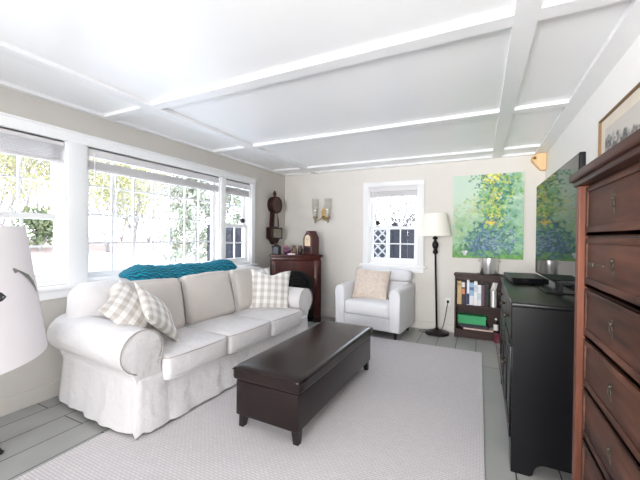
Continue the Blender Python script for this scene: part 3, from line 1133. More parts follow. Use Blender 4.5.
bx = BX0 + 0.028
for w, h, c, lab, band in (
        (0.050, 0.315, (206, 176, 128), 'tall tan book, leftmost on the middle bookcase shelf', [(0.80, 0.90, (180, 150, 104))]),
        (0.038, 0.305, (58, 48, 52), 'dark brown book with white and orange spine labels', [(0.76, 0.98, (224, 216, 208)), (0.46, 0.70, (206, 132, 92))]),
        (0.018, 0.290, (34, 42, 74), 'thin navy blue book between the orange-labelled and the white books', None),
        (0.030, 0.335, (220, 220, 224), 'white book with a dark blue lower spine', [(0.02, 0.45, (38, 48, 88))]),
        (0.048, 0.300, (150, 180, 204), 'light blue book with a pale lower spine', [(0.02, 0.42, (226, 226, 228)), (0.66, 0.80, (78, 110, 150))]),
        (0.040, 0.320, (232, 230, 228), 'white book beside the light blue one', [(0.55, 0.85, (200, 204, 212))]),
        (0.040, 0.275, (222, 224, 226), 'shorter white book next to the mauve one', [(0.30, 0.60, (196, 206, 216))]),
        (0.034, 0.270, (100, 72, 80), 'mauve-brown book between the short white and the black one', None),
        (0.046, 0.300, (30, 30, 30), 'thick black book beside the silver canister', None)):
    book(bx + w / 2, w, h, 0.13, c, lab, band)
    bx += w + 0.0015
# silver canister holding pale pens and papers
cn = empty('canister', (bx + 0.052, BF + 0.060, 0.410), 0, 'silver canister of white papers at the right end of the middle shelf', 'canister')
mb = MB()
mb.lathe([(0.0, 0), (0.050, 0), (0.050, 0.20), (0.047, 0.20), (0.047, 0.01), (0, 0.01)], (0, 0, 0), 28)
mb.build('body', M['steel'], cn, auto=40)
for k, (a, tlt) in enumerate(((0.3, 0.25), (1.5, 0.1), (2.6, 0.28), (4.0, 0.2), (5.2, 0.12))):
    MB().rotbox((0.018 * math.cos(a), 0.018 * math.sin(a), 0.225), (0.026, 0.003, 0.14), (tlt * math.sin(a) * .6, tlt * math.cos(a), a)).build('paper_strip', M['white_plastic'], cn)

# pot on top
POT = (0.107, BF + 0.092, 0.80)
tag(MB().box(POT[0] - 0.125, POT[0] + 0.125, BF + 0.002, YB - 0.026, 0.80, 0.807, 0.003).build('mat', M['black_plastic']), 'thin black mat under the steel pot on the bookcase', 'mat')
po = empty('stock_pot', (POT[0], POT[1], 0.807), 0, 'stainless steel stock pot standing on the bookcase', 'pot')
mb = MB()
mb.lathe([(0.0, 0), (0.094, 0), (0.099, 0.006), (0.099, 0.192), (0.104, 0.197), (0.101, 0.200), (0.095, 0.197), (0.095, 0.012), (0.0, 0.010)], (0, 0, 0), 40)
mb.build('body', M['steel'], po, auto=40)
for s in (-1, 1):
    MB().tube([(s * 0.097, -0.030, 0.150), (s * 0.121, -0.028, 0.155), (s * 0.131, 0, 0.156), (s * 0.121, 0.028, 0.155), (s * 0.097, 0.030, 0.150)], 0.005, 8).build('handle', M['steel'], po, smooth=True)

# bottom shelf: green box, papers, small things
gb = empty('green_box', (-0.075, BF + 0.085, 0.175), R(-1), 'bright green lidded box on the bottom bookcase shelf', 'box')
gm = mat('green_card', lin((44, 156, 96)), 0.5, var=0.06)
MB().box(-0.158, 0.158, -0.07, 0.07, 0, 0.072, 0.003).build('body', gm, gb)
MB().box(-0.161, 0.161, -0.073, 0.073, 0.072, 0.105, 0.003).build('lid', gm, gb)
for k, (x0, x1, z0, z1, c, lab) in enumerate((
        (-0.17, 0.165, 0.105, 0.125, (226, 196, 184), 'pale pink flat book lying lowest on the bottom bookcase shelf'),
        (-0.20, 0.12, 0.125, 0.150, (62, 58, 64), 'dark grey flat book lying on the pale pink book'),
        (-0.215, 0.10, 0.150, 0.175, (38, 44, 52), 'black flat book directly under the green box'))):
    b = empty('book', ((x0 + x1) / 2, BF + 0.016, z0), 0, lab, 'book', 'flat books on the bottom shelf')
    w = (x1 - x0) / 2
    mb = MB()
    mb.box(-w, w, 0, 0.15, 0, 0.002).box(-w, w, 0, 0.15, z1 - z0 - 0.002, z1 - z0).box(-w, w, 0, 0.003, 0, z1 - z0)
    mb.build('cover', mat('flat_cover', lin(c), 0.6), b)
    MB().box(-w + 0.002, w - 0.002, 0.003, 0.147, 0.002, z1 - z0 - 0.002).build('pages', M['white_plastic'], b)
jr = empty('bottle', (0.192, BF + 0.06, 0.105), 0, 'small bottle with a white label at the right of the bottom shelf', 'bottle')
MB().lathe([(0, 0), (0.026, 0), (0.027, 0.10), (0.012, 0.13), (0.012, 0.15), (0, 0.15)], (0, 0, 0), 18).build('body', M['black_plastic'], jr, auto=40)
MB().lathe([(0.0275, 0.02), (0.0275, 0.095)], (0, 0, 0), 18, cap=False).build('paper_label', M['white_plastic'], jr, smooth=True)
MB().lathe([(0.013, 0.145), (0.013, 0.165), (0, 0.165)], (0, 0, 0), 14).build('cap', M['white_plastic'], jr, auto=40)
rb = empty('small_box', (0.212, BF - 0.028, 0.0), R(8), 'small dark red box on the floor in front of the bookcase', 'box')
MB().box(-0.040, 0.040, -0.022, 0.022, 0.0, 0.092, 0.004).build('body', mat('dark_red', lin((112, 30, 54)), 0.5), rb)
MB().box(-0.042, 0.042, -0.024, 0.024, 0.080, 0.110, 0.004).build('lid', mat('dark_red_lid', lin((96, 24, 44)), 0.5), rb)

# ------------------------------------------------------------------ black cabinet (front faces -x)
CX0, CX1, CY0, CY1, CZ = 0.165, 0.665, 2.02, 3.30, 0.91
cb = empty('cabinet', (CX0, CY0, 0), R(-0.8), 'long black painted cabinet standing along the right wall under the television', 'cabinet')
CD, CL = CX1 - CX0, CY1 - CY0
MB().box(-0.012, CD + 0.004, -0.012, CL + 0.012, CZ - 0.025, CZ, 0.008, 3).build('top', M['black_paint'], cb, auto=40)


def bracket(u0, u1, h=0.075, foot=0.10, ztop=0.16):
    pts = [(u0, 0.0), (u0 + foot * 0.85, 0.0)]
    for k in range(7):
        a = R(180 - 15 * k)
        pts.append((u0 + foot + 0.055 + 0.055 * math.cos(a), 0.012 + (h - 0.012) * math.sin(a) ** 0.9 if k else 0.012))
    mir = [(u1 - (p[0] - u0), p[1]) for p in pts[::-1]]
    return pts + mir + [(u1, ztop), (u0, ztop)]


for y0, y1 in ((0.0, 0.02), (CL - 0.02, CL)):
    mb = MB()
    pts = bracket(0.0, CD)[:-2] + [(CD, CZ - 0.025), (0.0, CZ - 0.025)]
    mb.prism(pts, y0, y1, lambda u, v, h: (u, h, v))
    mb.build('side_panel', M['black_paint'], cb)
MB().prism(bracket(0.02, CL - 0.02), 0.0, 0.018, lambda u, v, h: (h, u, v)).build('plinth', M['black_paint'], cb)
MB().box(0.018, CD, 0.02, CL - 0.02, 0.13, CZ - 0.026).build('carcass', M['black_paint'], cb)
MB().box(0.0, 0.018, 0.02, CL - 0.02, 0.665, 0.69).build('rail', M['black_paint'], cb)
nd = 3
dw = (CL - 0.06) / nd
for k in range(nd):
    y0 = 0.03 + dw * k
    dr = MB().box(-0.006, 0.018, y0 + 0.006, y0 + dw - 0.006, 0.70, CZ - 0.035, 0.004).build('drawer', M['black_paint'], cb)
    MB().lathe([(0.0, -0.038), (0.014, -0.034), (0.017, -0.026), (0.008, -0.016), (0.007, -0.005)], (0, y0 + dw / 2, 0.79), 16, 'X').build('knob', M['keyhole'], dr, smooth=True)
    dm = MB()
    dm.box(-0.002, 0.018, y0 + 0.006, y0 + dw - 0.006, 0.165, 0.66, 0.003)
    for a, b, c_, d_ in ((y0 + 0.006, y0 + 0.066, 0.165, 0.66), (y0 + dw - 0.066, y0 + dw - 0.006, 0.165, 0.66), (y0 + 0.066, y0 + dw - 0.066, 0.60, 0.66), (y0 + 0.066, y0 + dw - 0.066, 0.165, 0.225)):
        dm.box(-0.010, 0.0, a, b, c_, d_, 0.003)
    do = dm.build('door', M['black_paint'], cb, auto=40)
    MB().lathe([(0.0, -0.042), (0.014, -0.038), (0.017, -0.030), (0.008, -0.020), (0.007, -0.008)], (0, y0 + (0.045 if k != 0 else dw - 0.045), 0.45), 16, 'X').build('knob', M['keyhole'], do, smooth=True)
    MB().box(-0.013, -0.008, y0 + 0.009 if k == 0 else y0 + dw - 0.016, y0 + 0.016 if k == 0 else y0 + dw - 0.009, 0.24, 0.29).build('hinge', M['keyhole'], do)

# media box
bxr = empty('media_box', (0.322, 3.05, CZ), R(4), 'flat black media player box on the far end of the black cabinet', 'media player')
MB().box(-0.118, 0.118, -0.21, 0.21, 0.006, 0.046, 0.004).build('body', M['black_plastic'], bxr)
MB().box(-0.112, 0.112, -0.213, -0.208, 0.010, 0.042, 0.001).build('front_panel', M['screen'], bxr)
for sx in (-1, 1):
    for sy in (-1, 1):
        MB().lathe([(0.012, 0), (0.012, 0.008)], (sx * 0.09, sy * 0.17, 0), 10).build('foot', M['black_plastic'], bxr)

# television
tv = empty('television', (0.44, 2.69, CZ), R(0.9), 'large flat black television on the black cabinet reflecting the painting', 'television')
TW, TZ0, TZ1 = 1.24, 0.052, 0.782
MB().box(0.0, 0.028, -TW / 2, TW / 2, TZ0, TZ1, 0.006, 3).build('housing', M['black_plastic'], tv, auto=40)
MB().box(0.027, 0.055, -TW / 2 + 0.14, TW / 2 - 0.14, TZ0 + 0.08, TZ1 - 0.16, 0.010).build('back_cover', M['black_plastic'], tv, auto=40)
MB().box(-0.0015, 0.002, -TW / 2 + 0.008, TW / 2 - 0.008, TZ0 + 0.012, TZ1 - 0.008, 0.0005).build('screen', M['screen'], tv)
st = MB()
st.box(-0.07, 0.13, -0.26, -0.02, 0.0, 0.010, 0.004)
st.box(0.008, 0.030, -0.20, -0.08, 0.008, TZ0 + 0.03, 0.003)
st.build('stand', M['black_plastic'], tv)

# ------------------------------------------------------------------ tall narrow chest of drawers (front faces -x)
DX, DY0, DY1, DZ = 0.250, 0.665, 1.122, 1.40
ds = empty('chest_of_drawers', (DX, DY0, 0), 0, 'tall narrow worn brown wooden chest of drawers at the right edge', 'chest of drawers')
DW = DY1 - DY0
DD = XR - 0.02 - DX
tp = MB()
tp.box(-0.026, DD, -0.030, DW + 0.022, DZ + 0.006, DZ + 0.028, 0.006, 3)
tp.box(-0.017, DD, -0.016, DW + 0.012, DZ - 0.008, DZ + 0.007, 0.004)
tp.build('top', M['dresser_top'], ds, auto=40)
for a in (0.0, DW - 0.028):
    MB().box(-0.012, DD, a, a + 0.028, 0.0, DZ - 0.008, 0.003).build('side_panel', M['dresser_post'], ds)
MB().box(0.010, DD, 0.028, DW - 0.028, 0.06, DZ - 0.008).build('carcass', M['dresser_top'], ds)
MB().box(0.004, 0.03, 0.028, DW - 0.028, 0.0, 0.075, 0.003).build('plinth', M['dresser_top'], ds)
NDR = 9
zt = DZ - 0.012
gap = 0.1335
hand = 0
for k in range(NDR):
    z1 = zt - gap * k - 0.0025
    z0 = z1 - gap + 0.005
    if z0 < 0.07:
        break
    y0, y1 = 0.031, DW - 0.031
    m_ = MB()
    m_.box(0.005, 0.0095, y0, y1, z0, z1, 0.002)
    # mitred frame moulding and sunk panel
    fw = 0.014
    for a, b, c_, d_ in ((y0, y0 + fw, z0, z1), (y1 - fw, y1, z0, z1), (y0 + fw, y1 - fw, z1 - fw, z1), (y0 + fw, y1 - fw, z0, z0 + 0.026), (y0 + fw, y1 - fw, z0, z0 + 0.012)):
        m_.box(0.0015 if d_ - c_ != 0.012 else -0.001, 0.008, a, b, c_, d_, 0.002)
    d = m_.build('drawer', M['dresser'], ds, auto=40)
    yc, zc = (y0 + y1) / 2, (z0 + z1) / 2 + 0.004
    e_ = MB()
    e_.prism([(0.0, -0.024), (0.007, -0.016), (0.004, -0.006), (0.008, 0), (0.004, 0.006), (0.007, 0.016), (0.0, 0.024), (-0.007, 0.016), (-0.004, 0.006), (-0.008, 0), (-0.004, -0.006), (-0.007, -0.016)], 0.0045, 0.009, lambda u, v, h: (h, yc + u, zc + v))
    es = e_.build('escutcheon', M['keyhole'], d)
    MB().lathe([(0.0, -0.002), (0.004, 0.0), (0.004, 0.006)], (0.0, yc, zc + 0.012), 10, 'X').build('pin', M['keyhole'], es, smooth=True)
    MB().tube([(0.002, yc + 0.008 * math.sin(q * 0.628), zc + 0.004 - 0.009 * math.cos(q * 0.628) - 0.003) for q in range(11)], 0.0014, 6).build('ring_pull', M['keyhole'], es, smooth=True)
    if k == 1:
        kk = MB()
        kk.tube([(-0.012, yc, zc), (-0.016, yc + 0.05, zc - 0.001)], 0.0022, 6)
        kk.rotbox((-0.017, yc + 0.064, zc - 0.001), (0.004, 0.03, 0.009), (0, 0, 0), 0.001)
        kk.build('key', M['keyhole'], d)

# ------------------------------------------------------------------ framed drawing on the right wall
fr = empty('framed_drawing', (XR - 0.001, 2.085, 1.74), 0, 'framed grey landscape drawing on the right wall above the television', 'framed picture')
FL, FH = 1.10, 0.50
fm = MB()
for a, b, c_, d_ in ((-FL / 2, FL / 2, FH / 2 - 0.011, FH / 2), (-FL / 2, FL / 2, -FH / 2, -FH / 2 + 0.011), (-FL / 2, -FL / 2 + 0.011, -FH / 2 + 0.011, FH / 2 - 0.011), (FL / 2 - 0.011, FL / 2, -FH / 2 + 0.011, FH / 2 - 0.011)):
    fm.box(-0.024, 0.0, a, b, c_, d_, 0.002)
fm.build('frame', M['gilt'], fr)
MB().box(-0.010, -0.002, -FL / 2 + 0.011, FL / 2 - 0.011, -FH / 2 + 0.011, FH / 2 - 0.011).build('mount', mat('cream_mount', lin((226, 216, 200)), 0.8), fr)


def drawing_colors(W, H):
    r = np.random.default_rng(4)
    uu, vv = np.meshgrid(np.linspace(0, 1, W), np.linspace(0, 1, H))
    base = np.array(lin((204, 198, 190)))
    img = np.ones((H, W, 3)) * base
    for _ in range(1500):
        u, v = r.uniform(0, 1), r.uniform(0, 1)
        ridge = 0.74 + 0.1 * math.sin(u * 6 + 1)
        if v > ridge:
            continue
        a, b = r.uniform(0.008, 0.028), r.uniform(0.012, 0.05)
        c = np.array(lin([(70, 72, 76), (96, 96, 96), (134, 132, 128), (56, 58, 62), (176, 172, 166)][r.integers(5)]))
        x0, x1 = int(max(0, (u - a) * W)), int(min(W, (u + a) * W + 1))
        y0, y1 = int(max(0, (v - b) * H)), int(min(H, (v + b) * H + 1))
        w = (np.clip(1.3 - ((uu[y0:y1, x0:x1] - u) / a) ** 2 - ((vv[y0:y1, x0:x1] - v) / b) ** 2, 0, 1) * 0.7)[..., None]
        img[y0:y1, x0:x1] = img[y0:y1, x0:x1] * (1 - w) + c * w
    return img


M['ink'] = vcol_mat('ink_drawing', 0.7, 0.0)
canvas('drawing', 1, 1, 160, 60, drawing_colors(160, 60), lambda u, v: (-0.0112, (0.5 - u) * (FL - 0.17), (v - 0.5) * (FH - 0.15)), M['ink'], fr)

# ------------------------------------------------------------------ pale wooden corner bracket under the ceiling
cbk = empty('corner_bracket', (XR, YB, 2.05), 0, 'small pale pine bracket high in the corner beside the painting', 'wooden bracket')
mb = MB()
mb.prism([(-0.055, 0.0), (-0.005, 0.0), (-0.005, 0.195), (-0.105, 0.195), (-0.150, 0.160), (-0.150, 0.120)], -0.10, -0.004, lambda u, v, h: (u, h, v), bev=0.003)
mb.build('block', M['pine'], cbk)
MB().lathe([(0.0, -0.022), (0.014, -0.018), (0.017, -0.004), (0.008, 0.0)], (-0.122, -0.10, 0.142), 12, 'Y').build('peg', M['brass'], cbk, smooth=True)

# ------------------------------------------------------------------ corner fireplace surround, turned towards the room
FPA = R(33)
fp = empty('fireplace_surround', (-2.07, 4.306, 0), FPA, 'dark mahogany corner mantel with an arched black firebox behind the sofa', 'fireplace mantel')
# local: x = 0 at the right front corner, running to -0.74; y = 0 front, positive into the corner
FW = 0.74
FDp = 0.20


def arch_panel():
    """front board with an arched opening, sides of the opening straight below the springing"""
    mb = MB()
    cx, rw, zs, zt_ = -FW / 2, 0.255, 0.52, 0.92
    outer, inner = [], []
    N = 20
    for k in range(N + 1):
        a = math.pi * k / N
        inner.append((cx + rw * math.cos(a), zs + 0.235 * math.sin(a)))
        outer.append((cx + (FW / 2 - 0.09) * (1 - 2 * k / N), zt_))
    inner = [(cx + rw, 0.10)] + inner + [(cx - rw, 0.10)]
    outer = [(cx + FW / 2 - 0.09, 0.10)] + outer + [(cx - FW / 2 + 0.09, 0.10)]
    for y, flip in ((0.012, False), (0.032, True)):
        vi = [mb.bm.verts.new((p[0], y, p[1])) for p in inner]
        vo = [mb.bm.verts.new((p[0], y, p[1])) for p in outer]
        for i in range(len(vi) - 1):
            mb.bm.faces.new((vi[i], vi[i + 1], vo[i + 1], vo[i]))
        if not flip:
            fi = vi
        else:
            for i in range(len(vi) - 1):
                mb.bm.faces.new((fi[i], fi[i + 1], vi[i + 1], vi[i]))
    return mb


arch_panel().build('front_panel', M['cherry'], fp)
for x0 in (-0.105, -FW + 0.015):
    p_ = MB()
    p_.box(x0, x0 + 0.09, 0.0, 0.035, 0.08, 0.90, 0.004)
    p_.box(x0 + 0.018, x0 + 0.072, -0.008, 0.002, 0.14, 0.84, 0.004)
    p_.build('pilaster', M['cherry'], fp, auto=40)
    MB().box(x0 - 0.012, x0 + 0.102, -0.018, 0.045, 0.0, 0.085, 0.005).build('plinth_block', M['cherry_dark'], fp, auto=40)
b_ = MB()
b_.box(-FW + 0.012, -0.012, 0.002, FDp, 0.895, 0.945, 0.004)
b_.box(-FW + 0.002, -0.002, -0.012, FDp, 0.94, 0.958, 0.004)
b_.box(-FW - 0.016, 0.016, -0.032, FDp + 0.02, 0.956, 0.982, 0.006)
b_.build('mantel_shelf', M['cherry'], fp, auto=40)
for x0 in (-0.018, -FW + 0.0):
    MB().box(x0, x0 + 0.018, 0.032, FDp, 0.0, 0.90).build('side_panel', M['cherry_dark'], fp)
MB().box(-FW + 0.018, -0.018, FDp - 0.012, FDp, 0.0, 0.90).build('back_panel', M['black_plastic'], fp)
MB().box(-FW + 0.018, -0.018, 0.036, FDp - 0.012, 0.0, 0.03).build('hearth', M['iron'], fp)
# cast iron arch and grille bars
ir = MB()
cx = -FW / 2
for rr, y in ((0.240, 0.010), (0.215, 0.022)):
    pts = [(cx + rr, y, 0.06)] + [(cx + rr * math.cos(math.pi * k / 20), y, 0.52 + rr * 0.92 * math.sin(math.pi * k / 20)) for k in range(21)] + [(cx - rr, y, 0.06)]
    ir.tube(pts, 0.016, 8)
irn = ir.build('iron_arch', M['iron'], fp, smooth=True)
for k in range(3):
    rr = 0.17 - 0.045 * k
    MB().tube([(cx + rr * math.cos(math.pi * q / 14), 0.045, 0.50 + rr * 0.85 * math.sin(math.pi * q / 14)) for q in range(15)], 0.009, 8).build('grille_bar', M['iron'], irn, smooth=True)
MB().box(cx - 0.21, cx + 0.21, 0.050, 0.056, 0.03, 0.76).build('firebox', M['black_plastic'], fp)


def on_mantel(dx, dy):
    """point on the mantel shelf, dx from its right end towards the left, dy back from the front"""
    c_, s_ = math.cos(FPA), math.sin(FPA)
    return (-2.07 + (-dx) * c_ - dy * s_, 4.306 + (-dx) * s_ + dy * c_, 0.983)


# gabled mantel clock
mc = empty('mantel_clock', on_mantel(0.145, 0.095), R(-12), 'dark wooden gabled clock with a pale dial on the mantel', 'clock')
W2, D2 = 0.082, 0.085
gable = [(-W2, 0.0), (W2, 0.0), (W2, 0.235), (0.020, 0.338), (-0.020, 0.338), (-W2, 0.235)]
MB().prism(gable, -D2, D2, lambda u, v, h: (u, h, v + 0.012), bev=0.004).build('case', M['cherry'], mc)
MB().box(-W2 - 0.010, W2 + 0.010, -D2 - 0.010, D2 + 0.008, 0.0, 0.014, 0.003).build('foot', M['cherry_dark'], mc)
mb = MB()
dial = [(-0.052, 0.115), (0.052, 0.115), (0.052, 0.215)] + [(0.052 * math.cos(R(q)), 0.215 + 0.062 * math.sin(R(q))) for q in range(20, 180, 20)] + [(-0.052, 0.215)]
mb.prism(dial, -D2 - 0.004, -D2 + 0.001, lambda u, v, h: (u, h, v + 0.012))
dl = mb.build('dial', mat('cream_dial', lin((236, 214, 178)), 0.5), mc)
mb = MB()
for k in range(12):
    a = k * math.pi / 6
    mb.rotbox((0.038 * math.sin(a), -D2 - 0.0045, 0.212 + 0.038 * math.cos(a)), (0.003, 0.001, 0.010), (0, a, 0))
mb.build('hour_marks', M['iron'], dl)
MB().rotbox((0.008, -D2 - 0.005, 0.222), (0.004, 0.001, 0.030), (0, R(40), 0)).build('hour_hand', M['iron'], dl)
MB().rotbox((-0.010, -D2 - 0.0055, 0.222), (0.003, 0.001, 0.042), (0, R(-35), 0)).build('minute_hand', M['iron'], dl)
MB().box(-0.052, 0.052, -D2 - 0.003, -D2 + 0.001, 0.030, 0.105).build('lower_window', M['black_plastic'], mc)

# small lantern-like tin, purple and patterned trinkets and a white card
lt = empty('lantern', on_mantel(0.655, 0.07), R(10), 'small dark metal lantern at the left end of the mantel', 'lantern')
l_ = MB()
for sx in (-1, 1):
    for sy in (-1, 1):
        l_.box(sx * 0.045 - 0.006, sx * 0.045 + 0.006, sy * 0.045 - 0.006, sy * 0.045 + 0.006, 0.01, 0.115)
l_.box(-0.055, 0.055, -0.055, 0.055, 0, 0.014, 0.003).box(-0.055, 0.055, -0.055, 0.055, 0.112, 0.122, 0.003)
l_.build('body', M['iron'], lt)
MB().lathe([(0.062, 0.121), (0.025, 0.150), (0.012, 0.158), (0, 0.158)], (0, 0, 0), 4).build('roof', M['iron'], lt)
MB().box(-0.040, 0.040, -0.040, 0.040, 0.014, 0.112).build('pane', mat('smoky_glass', lin((84, 88, 92)), 0.15), lt)
vs = empty('trinket_bowl', on_mantel(0.50, 0.09), 0, 'small purple bowl of dried flowers on the mantel beside the lantern', 'bowl')
MB().lathe([(0, 0), (0.035, 0), (0.055, 0.04), (0.060, 0.065), (0.055, 0.065), (0.045, 0.03), (0, 0.02)], (0, 0, 0), 20).build('bowl', mat('purple_glaze', lin((96, 44, 84)), 0.3), vs, smooth=True)
f_ = MB()
rr = random.Random(3)
for k in range(22):
    a, q = rr.uniform(0, 6.28), rr.uniform(0, 0.045)
    f_.sphere((q * math.cos(a), q * math.sin(a), 0.07 + rr.uniform(0, 0.05)), rr.uniform(0.010, 0.018), seg=8)
tag(f_.build('flowers', mat('dusky_pink_petals', lin((150, 92, 120)), 0.7, var=0.4, nscale=30), vs, smooth=True), kind='stuff')
for dx, c, lab in ((0.395, (120, 96, 74), 'small tan patterned jar in the middle of the mantel'), (0.305, (66, 50, 44), 'small brown jar on the mantel next to the gabled clock')):
    j = empty('jar', on_mantel(dx, 0.10), 0, lab, 'jar')
    MB().lathe([(0, 0), (0.026, 0), (0.040, 0.03), (0.042, 0.07), (0.026, 0.10), (0.028, 0.112), (0, 0.112)], (0, 0, 0), 18).build('body', mat('jar_glaze', lin(c), 0.35, var=0.5, nscale=40), j, smooth=True)
    MB().lathe([(0.030, 0.110), (0.028, 0.120), (0.008, 0.128), (0.010, 0.138), (0, 0.14)], (0, 0, 0), 16).build('lid', mat('jar_lid', lin((90, 66, 48)), 0.4), j, smooth=True)
cdm = MB().rotbox((0, 0, 0.010), (0.115, 0.05, 0.018), (0, 0, 0), 0.002).build('card_box', mat('white_card', lin((228, 206, 214)), 0.6))
cdm.location, cdm.rotation_euler = on_mantel(0.44, 0.0), (0, 0, FPA)
tag(cdm, 'small flat white box at the front edge of the mantel', 'box')

# ------------------------------------------------------------------ banjo clock on the left wall (faces +x)
bj = empty('banjo_clock', (XL, 4.285, 1.54), 0, 'dark wooden banjo clock hanging on the left wall near the corner', 'clock')
BZ_ = 0.10
MB().lathe([(0.0, 0.0), (0.128, 0.0), (0.132, 0.06), (0.128, BZ_), (0.0, BZ_)], (0, 0.0, 0.195), 36, 'X').build('head', M['cherry_dark'], bj, auto=40)
MB().lathe([(0.130, BZ_ - 0.002), (0.126, BZ_ + 0.012), (0.104, BZ_ + 0.012), (0.102, BZ_)], (0, 0, 0.195), 36, 'X', cap=False).build('bezel', M['cherry'], bj, smooth=True)
dl = MB().lathe([(0.0, BZ_ + 0.003), (0.104, BZ_ + 0.002)], (0, 0, 0.195), 36, 'X', cap=False).build('dial', mat('worn_dial', lin((72, 56, 50)), 0.5, var=0.2), bj)
MB().rotbox((BZ_ + 0.006, 0.012, 0.215), (0.002, 0.007, 0.060), (R(-25), 0, 0)).build('hand', M['iron'], dl)
MB().rotbox((BZ_ + 0.006, -0.025, 0.185), (0.002, 0.007, 0.070), (R(70), 0, 0)).build('hand', M['iron'], dl)
mb = MB()
mb.prism([(-0.075, -0.16), (0.075, -0.16), (0.050, 0.09), (-0.050, 0.09)], 0, 0.075, lambda u, v, h: (h, u, v), bev=0.004)
thr = mb.build('throat', M['cherry_dark'], bj)
mb = MB()
mb.prism([(-0.045, -0.14), (0.045, -0.14), (0.030, 0.06), (-0.030, 0.06)], 0.0745, 0.080, lambda u, v, h: (h, u, v))
mb.build('throat_glass', mat('grey_throat_glass', lin((150, 146, 140)), 0.3), thr)
for s in (-1, 1):
    MB().tube([(0.05, s * 0.062, 0.075), (0.05, s * 0.105, -0.03), (0.05, s * 0.115, -0.15)], 0.007, 8).build('side_arm', M['cherry'], bj, smooth=True)
MB().box(0.0, BZ_ + 0.005, -0.150, 0.150, -0.335, -0.155, 0.006).build('lower_case', M['cherry_dark'], bj, auto=40)
MB().box(BZ_ + 0.004, BZ_ + 0.012, -0.105, 0.105, -0.312, -0.180, 0.002).build('tablet', mat('painted_tablet', lin((134, 130, 112)), 0.35, var=0.25, nscale=30), bj)
MB().prism([(-0.11, -0.335), (0.11, -0.335), (0.05, -0.375), (0.022, -0.42), (-0.022, -0.42), (-0.05, -0.375)], 0, 0.085, lambda u, v, h: (h, u, v), bev=0.004).build('base_drop', M['cherry_dark'], bj)
MB().lathe([(0.024, 0.31), (0.016, 0.335), (0.026, 0.35), (0.030, 0.372), (0.020, 0.395), (0.006, 0.42), (0, 0.425)], (0.05, 0, 0), 16).build('finial', M['cherry_dark'], bj, smooth=True)

# ------------------------------------------------------------------ brass sconce with two glass chimneys on the back wall
sc_ = empty('wall_sconce', (-2.205, YB, 1.60), 0, 'brass two-armed wall sconce with clear glass chimneys', 'wall sconce')
mb = MB()
mb.prism([(0.0, -0.10), (0.035, -0.07), (0.028, -0.02), (0.040, 0.04), (0.018, 0.085), (0.0, 0.12), (-0.018, 0.085), (-0.040, 0.04), (-0.028, -0.02), (-0.035, -0.07)], -0.014, -0.001, lambda u, v, h: (u, h, v), bev=0.003)
mb.build('backplate', M['brass'], sc_)
for s in (-1, 1):
    am = MB().tube([(0, -0.012, -0.02), (s * 0.03, -0.05, -0.075), (s * 0.075, -0.085, -0.105), (s * 0.105, -0.09, -0.09), (s * 0.108, -0.09, -0.062)], 0.007, 8).build('arm', M['brass'], sc_, smooth=True)
    MB().lathe([(0.0, -0.145), (0.012, -0.135), (0.016, -0.110), (0.010, -0.095), (0.030, -0.070), (0.040, -0.040), (0.036, -0.036), (0.0, -0.05)], (s * 0.108, -0.09, 0), 18).build('cup', M['antique_brass'], am, smooth=True)
    MB().lathe([(0.030, -0.038), (0.044, 0.00), (0.052, 0.06), (0.054, 0.235), (0.052, 0.235), (0.050, 0.06), (0.042, 0.002), (0.028, -0.036)], (s * 0.108, -0.09, 0), 28, cap=False).build('glass_chimney', M['clear_glass'], am, smooth=True)
    MB().lathe([(0.012, -0.045), (0.012, 0.10), (0, 0.103)], (s * 0.108, -0.09, 0), 12).build('candle', mat('ivory_wax', lin((236, 230, 214)), 0.6), am, smooth=True)

# ------------------------------------------------------------------ white lamp at the left edge
lm = empty('lamp', (-1.108, 0.212, 0), 0, 'large white tapered lamp shade with grey marks at the left edge', 'floor lamp')
mb = MB()
mb.lathe([(0.262, 0.965), (0.2205, 1.268)], (0, 0, 0), 64, cap=False)
mb.lathe([(0.258, 0.967), (0.2165, 1.266)], (0, 0, 0), 64, cap=False)
shw = mb.build('lamp_shade', M['shade_white'], lm, smooth=True)
MB().lathe([(0.0, 0), (0.15, 0), (0.15, 0.015), (0.06, 0.03), (0.02, 0.05), (0, 0.05)], (0, 0, 0), 32).build('base', M['black_metal'], lm, auto=40)
MB().lathe([(0.012, 0.04), (0.012, 1.22)], (0, 0, 0), 14).build('pole', M['black_metal'], lm, smooth=True)
mb = MB()
for k in range(3):
    a = k * 2.094 + 0.4
    mb.tube([(0, 0, 1.215), (0.2205 * math.cos(a), 0.2205 * math.sin(a), 1.255)], 0.0025, 6)
mb.build('spider', M['black_metal'], lm)


def shade_mark(pts, widths, m, name):
    """brush mark lying on the shade; pts are (angle, z)"""
    bm = bmesh.new()
    top, bot = [], []
    n = len(pts)
    for i, (a, z) in enumerate(pts):
        a0, z0 = pts[max(i - 1, 0)]
        a1, z1 = pts[min(i + 1, n - 1)]
        d = Vector(((a1 - a0) * 0.24, z1 - z0)).normalized()
        for lst, s in ((top, 1), (bot, -1)):
            aa, zz = a - s * d.y * widths[i] / 0.24, z + s * d.x * widths[i]
            r = 0.262 - (zz - 0.965) * (0.0415 / 0.303) + 0.0012
            lst.append(bm.verts.new((r * math.cos(aa), r * math.sin(aa), zz)))
    for i in range(n - 1):
        bm.faces.new((top[i], top[i + 1], bot[i + 1], bot[i]))
    me = bpy.data.meshes.new(name)
    bm.to_mesh(me)
    bm.free()
    return mesh_obj(name, me, m, shw)


